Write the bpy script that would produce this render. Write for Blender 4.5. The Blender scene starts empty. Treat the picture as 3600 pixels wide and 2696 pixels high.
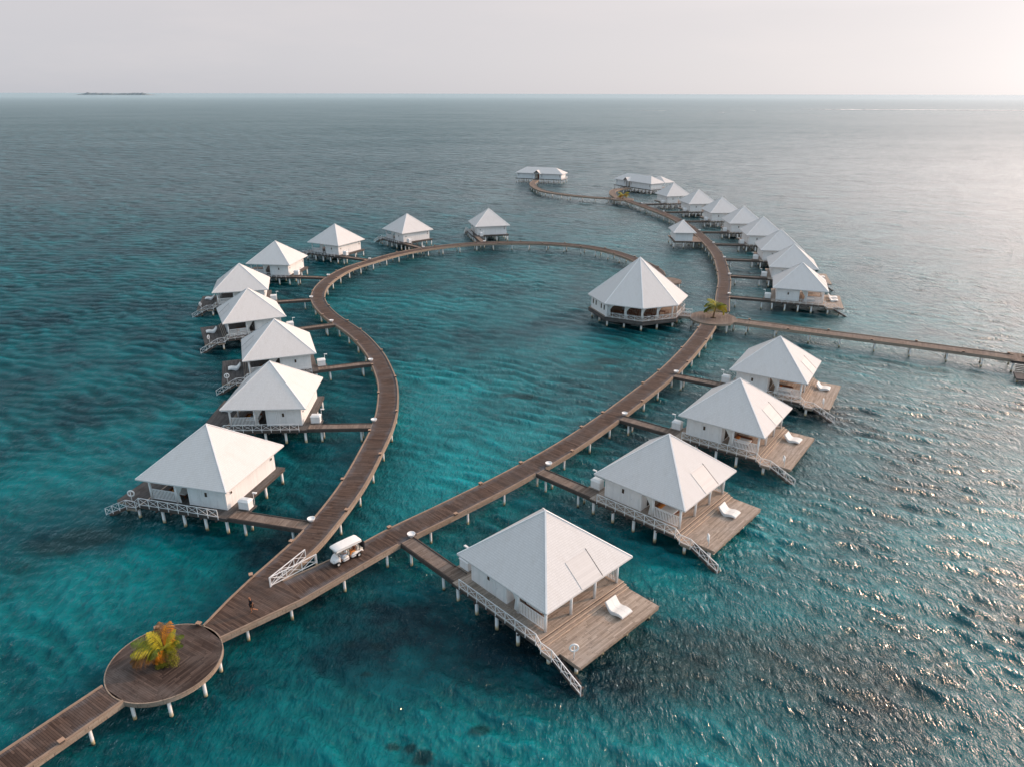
import bpy, math, random
import numpy as np
from math import sin, cos, pi, radians, hypot, atan2, floor
random.seed(7)
scene = bpy.context.scene
COL = scene.collection
scene.view_settings.view_transform = 'Standard'; scene.view_settings.look = 'None'
scene.view_settings.exposure = 0; scene.view_settings.gamma = 1
DECK = 2.0          # height of the walkways above the water, metres
LOW = DECK - 0.5    # height of the sun decks

# ------------------------------------------------------------------ materials
MAT = {}
def new_mat(name):
    m = bpy.data.materials.new(name); m.use_nodes = True
    nt = m.node_tree; nt.nodes.clear(); MAT[name] = m
    out = nt.nodes.new('ShaderNodeOutputMaterial')
    b = nt.nodes.new('ShaderNodeBsdfPrincipled')
    nt.links.new(b.outputs[0], out.inputs[0])
    return m, nt, b
class NG:
    """small helper for wiring nodes"""
    def __init__(s, nt): s.nt = nt
    def n(s, t, **kw):
        x = s.nt.nodes.new(t)
        for k, v in kw.items(): setattr(x, k, v)
        return x
    def l(s, a, b): s.nt.links.new(a, b)
    def val(s, inp, v):
        if isinstance(v, bpy.types.NodeSocket): s.l(v, inp)
        else: inp.default_value = v
    def math(s, op, a, b=None, c=None, clamp=False):
        x = s.n('ShaderNodeMath', operation=op, use_clamp=clamp); s.val(x.inputs[0], a)
        if b is not None: s.val(x.inputs[1], b)
        if c is not None: s.val(x.inputs[2], c)
        return x.outputs[0]
    def mix(s, f, a, b, blend='MIX'):
        x = s.n('ShaderNodeMix', data_type='RGBA', blend_type=blend)
        s.val(x.inputs[0], f)
        s.val(x.inputs[6], a if isinstance(a, bpy.types.NodeSocket) else (*a, 1)[:4])
        s.val(x.inputs[7], b if isinstance(b, bpy.types.NodeSocket) else (*b, 1)[:4])
        return x.outputs[2]
    def ramp(s, f, a, b):
        x = s.n('ShaderNodeMapRange', clamp=True); s.val(x.inputs[0], f)
        x.inputs[1].default_value = a; x.inputs[2].default_value = b
        return x.outputs[0]
    def noise(s, vec, scale, detail=3, rough=.55):
        x = s.n('ShaderNodeTexNoise'); s.l(vec, x.inputs['Vector'])
        x.inputs['Scale'].default_value = scale; x.inputs['Detail'].default_value = detail
        x.inputs['Roughness'].default_value = rough
        return x.outputs['Fac']
    def scaled(s, vec, sc):
        x = s.n('ShaderNodeVectorMath', operation='MULTIPLY'); s.l(vec, x.inputs[0]); x.inputs[1].default_value = sc
        return x.outputs[0]
    def bump(s, h, strength, dist, normal=None):
        x = s.n('ShaderNodeBump'); x.inputs['Strength'].default_value = strength
        x.inputs['Distance'].default_value = dist; s.l(h, x.inputs['Height'])
        if normal is not None: s.l(normal, x.inputs['Normal'])
        return x.outputs[0]

def plain(name, col, rough=.6, var=.08, scale=3., spec=.3):
    m, nt, b = new_mat(name); g = NG(nt)
    geo = g.n('ShaderNodeNewGeometry')
    f = g.noise(geo.outputs['Position'], scale, 4, .6)
    c1 = tuple(c * (1 - var) for c in col); c2 = tuple(min(1, c * (1 + var)) for c in col)
    g.l(g.mix(g.ramp(f, .3, .7), c1, c2), b.inputs['Base Color'])
    b.inputs['Roughness'].default_value = rough; b.inputs['Specular IOR Level'].default_value = spec
    return m

def planks(name, ca, cb, cg, width=.14, length=3.2, gap=.10, grey=.35, seed=0., gapcol=None, wear=None, drip=False):
    """boards: u runs along a board, v across the boards (metres)"""
    m, nt, b = new_mat(name); g = NG(nt)
    uv = g.n('ShaderNodeTexCoord').outputs['UV']; sep = g.n('ShaderNodeSeparateXYZ'); g.l(uv, sep.inputs[0])
    u, v = sep.outputs[0], sep.outputs[1]
    vv = g.math('MULTIPLY', v, 1 / width); row = g.math('FLOOR', vv); fr = g.math('FRACT', vv)
    wn = g.n('ShaderNodeTexWhiteNoise', noise_dimensions='1D'); g.l(g.math('ADD', row, seed), wn.inputs['W'])
    uu = g.math('ADD', g.math('MULTIPLY', u, 1 / length), g.math('MULTIPLY', wn.outputs['Value'], 7.3))
    seg = g.math('FLOOR', uu); fu = g.math('FRACT', uu)
    cmb = g.n('ShaderNodeCombineXYZ'); g.l(row, cmb.inputs[0]); g.l(seg, cmb.inputs[1])
    w2 = g.n('ShaderNodeTexWhiteNoise', noise_dimensions='2D'); g.l(cmb.outputs[0], w2.inputs['Vector'])
    tone = g.mix(w2.outputs['Value'], ca, cb)
    pos = g.n('ShaderNodeNewGeometry').outputs['Position']
    grain = g.noise(g.scaled(uv, (1.2, 22, 1)), 1.6, 3)
    tone = g.mix(g.math('MULTIPLY', g.ramp(grain, .35, .75), .35), tone, tuple(c * .55 for c in ca))
    patch = g.ramp(g.noise(pos, .33, 5, .62), .42, .68)
    tone = g.mix(g.math('MULTIPLY', patch, grey), tone, cg)
    p2 = g.ramp(g.noise(pos, 1.3, 4, .6), .5, .75)
    tone = g.mix(g.math('MULTIPLY', p2, .4), tone, tuple(c * .6 for c in ca))
    cm3 = g.n('ShaderNodeCombineXYZ'); g.l(g.math('MULTIPLY', v, 1.), cm3.inputs[0]); g.l(g.math('MULTIPLY', u, .12), cm3.inputs[1])
    band = g.ramp(g.noise(cm3.outputs[0], 2.3, 4, .75), .36, .66)
    tone = g.mix(g.math('MULTIPLY', band, .45), tone, tuple(c * .5 for c in ca))
    if wear:
        ew = g.ramp(g.math('ADD', g.math('ABSOLUTE', u), g.math('MULTIPLY', g.math('SUBTRACT', g.noise(pos, .9, 4, .6), .5), 1.6)), .75, 1.45)
        tone = g.mix(g.math('MULTIPLY', ew, .65), tone, wear)
    if drip:
        cm4 = g.n('ShaderNodeCombineXYZ'); g.l(g.math('MULTIPLY', u, 4.), cm4.inputs[0]); g.l(g.math('MULTIPLY', v, .7), cm4.inputs[1])
        tone = g.mix(g.math('MULTIPLY', g.ramp(g.noise(cm4.outputs[0], 1.6, 3, .7), .52, .66), .55), tone, (.07, .055, .04))
    edge = g.math('LESS_THAN', fr, gap)
    edge2 = g.math('LESS_THAN', fu, .012 * 3.2 / length)
    dark = g.math('MAXIMUM', edge, edge2)
    gc = gapcol or tuple(c * .25 for c in ca)
    col = g.mix(g.math('MULTIPLY', dark, .85), tone, gc)
    g.l(col, b.inputs['Base Color']); b.inputs['Roughness'].default_value = .75
    b.inputs['Specular IOR Level'].default_value = .2
    h = g.math('SUBTRACT', g.math('MULTIPLY', w2.outputs['Value'], .3), dark)
    g.l(g.bump(h, .5, .012), b.inputs['Normal'])
    return m

def shingles(name, base, row=.20, wid=.17):
    m, nt, b = new_mat(name); g = NG(nt)
    uv = g.n('ShaderNodeTexCoord').outputs['UV']; sep = g.n('ShaderNodeSeparateXYZ'); g.l(uv, sep.inputs[0])
    u, v = sep.outputs[0], sep.outputs[1]
    pos = g.n('ShaderNodeNewGeometry').outputs['Position']
    wob = g.math('MULTIPLY', g.math('SUBTRACT', g.noise(pos, 1.1, 2), .5), .05)
    vv = g.math('MULTIPLY', g.math('ADD', v, wob), 1 / row); r = g.math('FLOOR', vv); fr = g.math('FRACT', vv)
    wn = g.n('ShaderNodeTexWhiteNoise', noise_dimensions='1D'); g.l(r, wn.inputs['W'])
    uu = g.math('ADD', g.math('MULTIPLY', u, 1 / wid), g.math('MULTIPLY', wn.outputs['Value'], 9.1))
    c = g.math('FLOOR', uu); fu = g.math('FRACT', uu)
    cmb = g.n('ShaderNodeCombineXYZ'); g.l(r, cmb.inputs[0]); g.l(c, cmb.inputs[1])
    w2 = g.n('ShaderNodeTexWhiteNoise', noise_dimensions='2D'); g.l(cmb.outputs[0], w2.inputs['Vector'])
    rnd = w2.outputs['Value']
    joint_v = g.math('LESS_THAN', fr, .13)
    joint_u = g.math('MULTIPLY', g.math('LESS_THAN', fu, .10), g.math('GREATER_THAN', rnd, .45))
    joint = g.math('MAXIMUM', g.math('MULTIPLY', joint_v, g.math('ADD', .45, g.math('MULTIPLY', rnd, .55))), g.math('MULTIPLY', joint_u, .7))
    tone = g.mix(rnd, tuple(x * .955 for x in base), tuple(min(1, x * 1.035) for x in base))
    dirt = g.ramp(g.noise(g.scaled(uv, (.9, .35, 1)), 1.4, 5, .65), .48, .8)
    tone = g.mix(g.math('MULTIPLY', dirt, .30), tone, (base[0] * .72, base[1] * .68, base[2] * .62))
    col = g.mix(g.math('MULTIPLY', joint, .42), tone, tuple(x * .38 for x in base))
    spot = g.math('GREATER_THAN', g.noise(pos, 6.5, 1), .80)
    col = g.mix(g.math('MULTIPLY', spot, .55), col, (.12, .11, .10))
    g.l(col, b.inputs['Base Color']); b.inputs['Roughness'].default_value = .8
    b.inputs['Specular IOR Level'].default_value = .15
    h = g.math('SUBTRACT', g.math('MULTIPLY', rnd, .25), g.math('ADD', fr, joint))
    g.l(g.bump(h, .16, .02), b.inputs['Normal'])
    return m

def boarding(name, base, width=.22, strength=.4):
    """painted vertical boards: v runs up, u across"""
    m, nt, b = new_mat(name); g = NG(nt)
    uv = g.n('ShaderNodeTexCoord').outputs['UV']; sep = g.n('ShaderNodeSeparateXYZ'); g.l(uv, sep.inputs[0])
    uu = g.math('MULTIPLY', sep.outputs[0], 1 / width); fr = g.math('FRACT', uu); ix = g.math('FLOOR', uu)
    wn = g.n('ShaderNodeTexWhiteNoise', noise_dimensions='1D'); g.l(ix, wn.inputs['W'])
    tone = g.mix(wn.outputs['Value'], tuple(c * .95 for c in base), tuple(min(1, c * 1.03) for c in base))
    pos = g.n('ShaderNodeNewGeometry').outputs['Position']
    st = g.ramp(g.noise(g.scaled(pos, (1.5, 1.5, .5)), 1.2, 5, .65), .5, .8)
    tone = g.mix(g.math('MULTIPLY', st, .18), tone, (base[0] * .6, base[1] * .57, base[2] * .5))
    j = g.math('LESS_THAN', fr, .06)
    g.l(g.mix(g.math('MULTIPLY', j, .35), tone, tuple(c * .45 for c in base)), b.inputs['Base Color'])
    b.inputs['Roughness'].default_value = .55; b.inputs['Specular IOR Level'].default_value = .3
    g.l(g.bump(g.math('SUBTRACT', 1., j), strength, .01), b.inputs['Normal'])
    return m

shingles('shingle', (.655, .64, .625))
boarding('roof_boards', (.585, .57, .555), .21, .2)
boarding('white_boards', (.80, .80, .79))
plain('white_paint', (.80, .80, .79), .5, .05, 2.)
plain('rail_paint', (.78, .79, .79), .45, .06, 3.)
plain('cream_paint', (.74, .68, .58), .6, .08, 2.)
planks('walk_boards', (.060, .037, .028), (.175, .115, .088), (.12, .11, .108), .16, 3.0, .16, .45, wear=(.15, .155, .17))
planks('span_boards', (.060, .037, .028), (.175, .115, .088), (.12, .11, .108), .16, 3.0, .16, .45, 3.)
planks('platform_boards', (.042, .027, .022), (.135, .095, .078), (.17, .15, .14), .145, 2.4, .10, .6, 5.)
planks('path_boards', (.15, .108, .084), (.34, .265, .215), (.26, .235, .22), .13, 3.0, .14, .4, 11.)
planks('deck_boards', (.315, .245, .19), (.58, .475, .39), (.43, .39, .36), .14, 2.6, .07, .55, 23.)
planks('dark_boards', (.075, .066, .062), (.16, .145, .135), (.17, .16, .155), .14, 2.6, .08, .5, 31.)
planks('beam_wood', (.30, .225, .165), (.46, .36, .275), (.34, .31, .28), .30, 3.6, .03, .5, 41., drip=True)
plain('kerb_wood', (.27, .20, .15), .7, .22, 1.3)
plain('nosing_wood', (.55, .42, .32), .7, .2, 2.)
plain('dark_wood', (.075, .06, .052), .7, .25, 2.)
plain('lamp_wood', (.36, .24, .17), .7, .15, 2.)
plain('furniture_wood', (.16, .055, .025), .5, .2, 3.)
plain('soil', (.03, .022, .016), .95, .3, 4.)
plain('fabric_white', (.80, .79, .76), .9, .04, 5.)
plain('fabric_orange', (.75, .28, .07), .9, .25, 14.)
plain('fabric_black', (.012, .012, .016), .9, .2, 8.)
plain('fabric_blue_grey', (.40, .47, .55), .9, .1, 8.)
plain('skin', (.36, .16, .085), .55, .05, 8.)
plain('hair', (.10, .035, .018), .7, .2, 20.)
plain('cart_paint', (.80, .79, .77), .3, .03, 2., .5)
plain('rubber', (.012, .012, .012), .8, .1, 8.)
plain('black_plastic', (.015, .015, .016), .5, .1, 8.)
plain('metal_rim', (.62, .62, .60), .35, .05, 8.)
plain('palm_trunk', (.20, .13, .075), .9, .25, 8.)
plain('leaf_green', (.12, .16, .015), .5, .45, 2.5)
plain('leaf_yellow', (.44, .36, .02), .5, .35, 3.)
plain('leaf_orange', (.60, .22, .014), .55, .3, 3.)
plain('leaf_brown', (.20, .085, .022), .7, .3, 3.)
plain('shrub_leaf', (.22, .21, .018), .6, .35, 4.)
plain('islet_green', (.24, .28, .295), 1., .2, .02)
plain('foam', (.85, .84, .82), .9, .05, .02)
m, nt, b = new_mat('window_dark')
b.inputs['Base Color'].default_value = (.07, .045, .03, 1); b.inputs['Roughness'].default_value = .25
m, nt, b = new_mat('door_glass')
b.inputs['Base Color'].default_value = (.03, .024, .02, 1); b.inputs['Roughness'].default_value = .12
m, nt, b = new_mat('windshield')
b.inputs['Base Color'].default_value = (.75, .74, .70, 1); b.inputs['Roughness'].default_value = .15
b.inputs['Alpha'].default_value = .38
# pile: white sleeve, rusty and weedy near the water line
m, nt, b = new_mat('pile_paint'); g = NG(nt)
pos = g.n('ShaderNodeNewGeometry').outputs['Position']; sp = g.n('ShaderNodeSeparateXYZ'); g.l(pos, sp.inputs[0])
nz = g.noise(pos, 2.2, 4, .65)
zz = g.math('ADD', sp.outputs[2], g.math('MULTIPLY', g.math('SUBTRACT', nz, .5), .7))
c = g.mix(g.ramp(zz, .50, .22), (.76, .76, .74), (.50, .40, .22))
c = g.mix(g.ramp(zz, .20, .0), c, (.03, .028, .018))
g.l(c, b.inputs['Base Color']); b.inputs['Roughness'].default_value = .6

# ------------------------------------------------------------------ mesh builder
def sub(a, b): return (a[0]-b[0], a[1]-b[1], a[2]-b[2])
def add(a, b): return (a[0]+b[0], a[1]+b[1], a[2]+b[2])
def mul(a, k): return (a[0]*k, a[1]*k, a[2]*k)
def cross(a, b): return (a[1]*b[2]-a[2]*b[1], a[2]*b[0]-a[0]*b[2], a[0]*b[1]-a[1]*b[0])
def norm(a):
    l = math.sqrt(a[0]**2+a[1]**2+a[2]**2) or 1; return (a[0]/l, a[1]/l, a[2]/l)

class MB:
    def __init__(s, swap=False): s.v = []; s.f = []; s.uv = []; s.swap = swap; s.smooth = []
    def face(s, idx, uv=None, smooth=False): s.f.append(tuple(idx)); s.uv.append(uv); s.smooth.append(smooth)
    def poly(s, pts, uv=None):
        n = len(s.v); s.v += [tuple(p) for p in pts]; s.face(range(n, n + len(pts)), uv); return s
    def hexa(s, p):            # 8 corners: bottom 0-3 ccw, top 4-7
        n = len(s.v); s.v += [tuple(q) for q in p]
        for q in ((3, 2, 1, 0), (4, 5, 6, 7), (0, 1, 5, 4), (1, 2, 6, 5), (2, 3, 7, 6), (3, 0, 4, 7)):
            s.face([n + k for k in q])
        return s
    def box(s, x0, x1, y0, y1, z0, z1):
        return s.hexa([(x0, y0, z0), (x1, y0, z0), (x1, y1, z0), (x0, y1, z0), (x0, y0, z1), (x1, y0, z1), (x1, y1, z1), (x0, y1, z1)])
    def bar(s, a, b, w, h, up=(0, 0, 1)):      # beam from a to b, w wide, h high, centred
        d = norm(sub(b, a)); r = norm(cross(d, up)); u = cross(r, d)
        r = mul(r, w/2); u = mul(u, h/2)
        c = []
        for q in (a, b):
            c.append([add(add(q, mul(r, i)), mul(u, j)) for i, j in ((-1, -1), (1, -1), (1, 1), (-1, 1))])
        A, B = c
        return s.hexa([A[0], A[1], B[1], B[0], A[3], A[2], B[2], B[3]])
    def tube(s, a, b, r, n=8, r2=None, cap=True):
        r2 = r if r2 is None else r2
        d = norm(sub(b, a)); up = (0, 0, 1) if abs(d[2]) < .9 else (1, 0, 0)
        x = norm(cross(d, up)); y = cross(d, x); m0 = len(s.v)
        for q, rr in ((a, r), (b, r2)):
            for k in range(n):
                t = 2*pi*k/n; s.v.append(add(q, add(mul(x, rr*cos(t)), mul(y, rr*sin(t)))))
        for k in range(n):
            j = (k+1) % n; s.face((m0+k, m0+j, m0+n+j, m0+n+k), smooth=True)
        if cap: s.face([m0+k for k in range(n)][::-1]); s.face([m0+n+k for k in range(n)])
        return s
    def path(s, pts, r, n=8):
        for i in range(len(pts)-1): s.tube(pts[i], pts[i+1], r[i] if isinstance(r, (list, tuple)) else r, n, r[i+1] if isinstance(r, (list, tuple)) else r)
        return s
    def prism(s, poly, z0, z1, uvrot=0):
        n = len(poly); m0 = len(s.v)
        s.v += [(x, y, z0) for x, y in poly] + [(x, y, z1) for x, y in poly]
        s.face([m0+k for k in range(n)][::-1])
        c_, s_ = cos(uvrot), sin(uvrot)
        s.face([m0+n+k for k in range(n)], [(x*c_+y*s_, -x*s_+y*c_) for x, y in poly])
        for k in range(n):
            j = (k+1) % n; s.face((m0+k, m0+j, m0+n+j, m0+n+k))
        return s
    def lathe(s, prof, n=16, c=(0, 0)):
        m0 = len(s.v)
        for r, z in prof:
            for k in range(n): s.v.append((c[0]+r*cos(2*pi*k/n), c[1]+r*sin(2*pi*k/n), z))
        for i in range(len(prof)-1):
            for k in range(n):
                j = (k+1) % n; s.face((m0+i*n+k, m0+i*n+j, m0+(i+1)*n+j, m0+(i+1)*n+k), smooth=True)
        return s
    def build(s, name, mat, parent=None, mirror=False, smooth=None):
        v = [(-x, y, z) for x, y, z in s.v] if mirror else s.v
        me = bpy.data.meshes.new(name)
        f = [q[::-1] for q in s.f] if mirror else s.f
        me.from_pydata(v, [], f)
        uvl = me.uv_layers.new(name='UVMap')
        data = np.zeros(len(me.loops)*2, dtype=np.float32); li = 0
        for q, uv, pol in zip(f, s.uv, me.polygons):
            if uv is not None:
                u2 = uv[::-1] if mirror else uv
                for a in u2: data[li] = a[0]; data[li+1] = a[1]; li += 2
                continue
            nx, ny, nz = (abs(t) for t in pol.normal)
            for k in q:
                x, y, z = s.v[k]
                if nz >= nx and nz >= ny: a = (x, y)
                elif nx > ny: a = (y, z)
                else: a = (x, z)
                if s.swap: a = a[::-1]
                data[li] = a[0]; data[li+1] = a[1]; li += 2
        uvl.data.foreach_set('uv', data)
        me.polygons.foreach_set('use_smooth', [bool(t) if smooth is None else smooth for t in s.smooth])
        me.materials.append(MAT[mat]); me.update()
        o = bpy.data.objects.new(name, me); COL.objects.link(o)
        if parent is not None: o.parent = parent
        return o

def tag(o, label=None, cat=None, group=None, kind=None):
    if label: o['label'] = label
    if cat: o['category'] = cat
    if group: o['group'] = group
    if kind: o['kind'] = kind
    return o
def thing(name, label, cat, loc=(0, 0, 0), rz=0, group=None):
    o = bpy.data.objects.new(name, None); COL.objects.link(o)
    o.location = loc; o.rotation_euler = (0, 0, rz); o.empty_display_size = .5
    return tag(o, label, cat, group)
def copy_tree(src, label, loc, rz=0, group=None):
    def cp(o, parent):
        c = o.copy(); COL.objects.link(c); c.parent = parent
        for ch in KIDS.get(o.name, []): cp(ch, c)
        return c
    KIDS = {}
    for o in src.children_recursive: KIDS.setdefault(o.parent.name, []).append(o)
    r = cp(src, None); r.location = loc; r.rotation_euler = (0, 0, rz); r['label'] = label
    if group: r['group'] = group
    elif 'group' in r: del r['group']
    return r
ORD = ['nearest', 'second', 'third', 'fourth', 'fifth', 'sixth', 'seventh', 'eighth', 'ninth', 'tenth', 'eleventh', 'twelfth',
       'thirteenth', 'fourteenth', 'fifteenth', 'sixteenth', 'seventeenth', 'eighteenth', 'nineteenth', 'twentieth']
ORD += [f'{n}th' if n % 10 not in (1, 2, 3) else f'{n}{["st", "nd", "rd"][n % 10-1]}' for n in range(21, 90)]

# ------------------------------------------------------------------ camera
FPX, PITCH, ROLL, ZC = 2511.9, .385197, .002227, 42.5
cam = bpy.data.cameras.new('camera'); camo = bpy.data.objects.new('camera', cam); COL.objects.link(camo)
cam.sensor_fit = 'HORIZONTAL'; cam.sensor_width = 36; cam.lens = FPX/3600*36
cam.clip_start = .5; cam.clip_end = 200000
camo.location = (0, 0, ZC)
from mathutils import Matrix, Vector
fw = Vector((0, cos(PITCH), -sin(PITCH))); rt0 = Vector((1, 0, 0)); up0 = Vector((0, sin(PITCH), cos(PITCH)))
rt = cos(ROLL)*rt0 + sin(ROLL)*up0; up = -sin(ROLL)*rt0 + cos(ROLL)*up0
M = Matrix((rt, up, -fw)).transposed()
camo.rotation_euler = M.to_euler()
scene.camera = camo

# ------------------------------------------------------------------ sky and sun
SUN_AZ, SUN_EL = radians(22), radians(23)
w = bpy.data.worlds.new('World'); scene.world = w; w.use_nodes = True
nt = w.node_tree; nt.nodes.clear(); g = NG(nt)
out = g.n('ShaderNodeOutputWorld')
sky = g.n('ShaderNodeTexSky', sky_type='NISHITA', sun_disc=False)
sky.sun_elevation = SUN_EL; sky.sun_rotation = pi/2 - SUN_AZ
sky.dust_density = 1.0
bg1 = g.n('ShaderNodeBackground'); hs = g.n('ShaderNodeHueSaturation'); hs.inputs['Saturation'].default_value = .2; hs.inputs['Value'].default_value = .42
g.l(sky.outputs[0], hs.inputs['Color']); g.l(hs.outputs[0], bg1.inputs[0]); bg1.inputs[1].default_value = .05; sky.air_density = .8
# thin evening haze: pale lilac grey away from the sun, warm white towards it
tc = g.n('ShaderNodeTexCoord').outputs['Generated']
nrm = g.n('ShaderNodeVectorMath', operation='NORMALIZE'); g.l(tc, nrm.inputs[0])
sx = g.n('ShaderNodeSeparateXYZ'); g.l(nrm.outputs[0], sx.inputs[0])
dot = g.n('ShaderNodeVectorMath', operation='DOT_PRODUCT'); g.l(nrm.outputs[0], dot.inputs[0])
dot.inputs[1].default_value = (cos(SUN_AZ), sin(SUN_AZ), 0)
t = g.ramp(dot.outputs['Value'], -.35, 1.0)
tt = g.math('POWER', t, 1.6)
haze = g.mix(tt, (.535, .54, .585), (.84, .765, .745))
el = g.math('ABSOLUTE', sx.outputs[2])
warmband = g.math('MULTIPLY', g.ramp(el, .0, .22), .55)
haze = g.mix(g.math('MULTIPLY', warmband, g.math('SUBTRACT', 1., tt)), haze, (.79, .69, .665))
cl = g.noise(g.scaled(nrm.outputs[0], (1., 1., 5.)), 2.2, 5, .6)
haze = g.mix(g.math('MULTIPLY', g.ramp(cl, .48, .75), .16), haze, (.95, .82, .78))
zen = g.ramp(sx.outputs[2], .25, .95)
haze = g.mix(zen, haze, (.30, .40, .50))
back = g.math('MULTIPLY', g.ramp(sx.outputs[1], .1, -.8), g.ramp(sx.outputs[2], .0, .5))
haze = g.mix(back, haze, (.36, .62, .84))  # added blue behind the camera, to lift roofs facing away from the sun
dsun = g.n('ShaderNodeVectorMath', operation='DOT_PRODUCT'); g.l(nrm.outputs[0], dsun.inputs[0])
dsun.inputs[1].default_value = (cos(SUN_AZ)*cos(SUN_EL), sin(SUN_AZ)*cos(SUN_EL), sin(SUN_EL))
gl = g.math('POWER', g.ramp(dsun.outputs['Value'], 0., 1.), 14.)
gl = g.math('ADD', gl, g.math('MULTIPLY', g.math('POWER', g.ramp(dsun.outputs['Value'], 0., 1.), 3.5), g.math('MULTIPLY', g.ramp(sx.outputs[2], .09, .36), .95)))  # added brightness high above the view, to light roofs and water
glow = g.mix(gl, (0, 0, 0), (3.2, 2.75, 2.5))
haze = g.mix(1., haze, glow, 'ADD')
bg2 = g.n('ShaderNodeBackground'); g.l(haze, bg2.inputs[0]); bg2.inputs[1].default_value = .925
ad = g.n('ShaderNodeAddShader'); g.l(bg1.outputs[0], ad.inputs[0]); g.l(bg2.outputs[0], ad.inputs[1])
g.l(ad.outputs[0], out.inputs[0])
sl = bpy.data.lights.new('sun', 'SUN'); sl.energy = 2.2; sl.angle = radians(1.0); sl.color = (1, .60, .38)
so = bpy.data.objects.new('sun', sl); COL.objects.link(so)
so.rotation_euler = Vector((cos(SUN_AZ)*cos(SUN_EL), sin(SUN_AZ)*cos(SUN_EL), sin(SUN_EL))).to_track_quat('Z', 'Y').to_euler()
so.location = (60, 60, 60)

# ------------------------------------------------------------------ water
def build_water():
    rng = np.random.default_rng(3)
    r = [0, 6, 12, 17, 20]; x = 22.
    while x < 1500: r.append(x); x *= 1.0032
    while x < 5000: r.append(x); x *= 1.01
    while x < 90000: r.append(x); x *= 1.12
    r = np.array(r)
    fine = np.arange(radians(90-47), radians(90+47), .0026)
    rest = np.linspace(radians(90+47), radians(360+90-47), 60)[1:-1]
    th = np.concatenate([fine, rest])
    R, T = np.meshgrid(r, th, indexing='ij')
    X = R*np.cos(T); Y = R*np.sin(T)
    Z = np.zeros_like(X); DX = np.zeros_like(X); DY = np.zeros_like(X)
    sp = np.gradient(r)[:, None]
    infine = ((T > fine[0]+.01) & (T < fine[-1]-.01)).astype(float)
    # slow warps that break up long crests, and gusts that make some patches rougher
    def smooth(scale, n=10):
        o = np.zeros_like(X)
        for _ in range(n):
            a = rng.uniform(0, 2*pi); k = 2*pi/(scale*rng.uniform(.6, 1.8)); o += np.sin(k*(X*np.cos(a)+Y*np.sin(a))+rng.uniform(0, 6.28))
        return o/math.sqrt(n/2)
    gust = np.clip(1 + .28*smooth(38) + .16*smooth(14), .45, 1.8)
    wx, wy = smooth(11, 8)*.28, smooth(11, 8)*.28
    # sheltered water near the boardwalks' lee, lower left; open sea to the right
    open_ = 1/(1+np.exp(np.clip(-(X-4)/9, -50, 50))); far = 1/(1+np.exp(np.clip(-(Y-110)/25, -50, 50)))
    amp = gust*np.clip(.62 + .55*np.maximum(open_, far*.75), 0, 1.25)
    lam = np.exp(rng.uniform(np.log(.42), np.log(4.8), 170))
    for L in lam:
        sd = .30 if L > 1.6 else .62
        a = radians(56) + rng.normal(0, sd)
        k = 2*pi/L
        if L > 3.2: s = .008
        elif L > 1.2: s = .0185
        else: s = .019
        A = s*L/(2*pi)*1.9
        ph = k*((X+wx)*np.cos(a)+(Y+wy)*np.sin(a)) + rng.uniform(0, 6.28)
        fade = np.clip((L/sp-3.2)/3.5, 0, 1)
        c = np.cos(ph)
        crest = (1-np.abs(np.sin(ph/2)))*2-.73       # pointed crests, flat troughs
        h = A*fade*(.45*c + .55*crest)
        Z += h
        if L > 1.2:
            DX -= .5*A*fade*np.sin(ph)*np.cos(a)*.9; DY -= .5*A*fade*np.sin(ph)*np.sin(a)*.9
    # longer wind waves that carry the texture of the open sea farther out
    lam2 = np.exp(rng.uniform(np.log(2.2), np.log(26.), 120))
    for L in lam2:
        a = radians(72) + rng.normal(0, .45); k = 2*pi/L; s = .0125
        w_ = np.clip(R/(L*48.)-.35, 0, 1)*np.clip(2.2-R/(L*150.), 0.25, 1)
        fade = np.clip((L/sp-2.)/2., 0, 1)*w_
        ph = k*((X+wx)*np.cos(a)+(Y+wy)*np.sin(a)) + rng.uniform(0, 6.28)
        Z += s*L/(2*pi)*1.9*fade*(.5*np.cos(ph)+.5*((1-np.abs(np.sin(ph/2)))*2-.73))
    Z *= np.clip((1500-R)/700, 0, 1)
    Z *= amp*infine; Z = .25*np.tanh(Z/.25); DX *= .55*amp*infine; DY *= .55*amp*infine
    # water colour: amount of pale sand below (turquoise), and of reef
    def blob(cx, cy, rx, ry, rot=0, p=1.):
        c, s = cos(radians(rot)), sin(radians(rot)); dx, dy = X-cx, Y-cy
        return np.exp(-(((dx*c+dy*s)/rx)**2 + ((-dx*s+dy*c)/ry)**2)**p)
    Z *= 1-.85*blob(62.8, 120.6, 5, 4)-.8*blob(71.5, 116.8, 4.5, 4)
    tq = .28 + .05*smooth(30)
    for q in ((-7, 92, 14, 22, 0, .55), (-8, 72, 10, 12, 0, .5), (-17, 152, 26, 16, 0, .25), (-42, 50, 9, 7, 20, .55), (-49, 80, 16, 12, 0, .30),
              (-7, 37.5, 8, 3.5, 0, .45), (4, 37, 7, 3.4, 0, .50), (14, 57, 4.5, 4, 0, .55), (27, 64, 8, 5, 25, .62), (16, 54, 5, 3, 0, .3), (36, 57, 10, 5, 30, .35), (50, 64, 11, 5, 20, .40),
              (15, 120, 12, 10, 0, .40), (-2, 178, 20, 12, 0, .38), (-30, 150, 12, 12, 0, .2), (35, 225, 25, 30, 0, .22), (-9, 105, 11, 12, 0, .25), (24, 48, 5, 4, 0, .25),
              (-20, 48, 8, 5, 0, .12), (-38, 60, 8, 7, 0, .30), (58, 95, 16, 10, 0, .25), (75, 130, 30, 20, 0, .2), (52, 180, 6, 40, 0, -.1), (-90, 130, 30, 30, 0, -.1), (13, 36, 5, 3, 0, .35)):
        tq = tq + .82*q[5]*blob(*q[:5])
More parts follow.
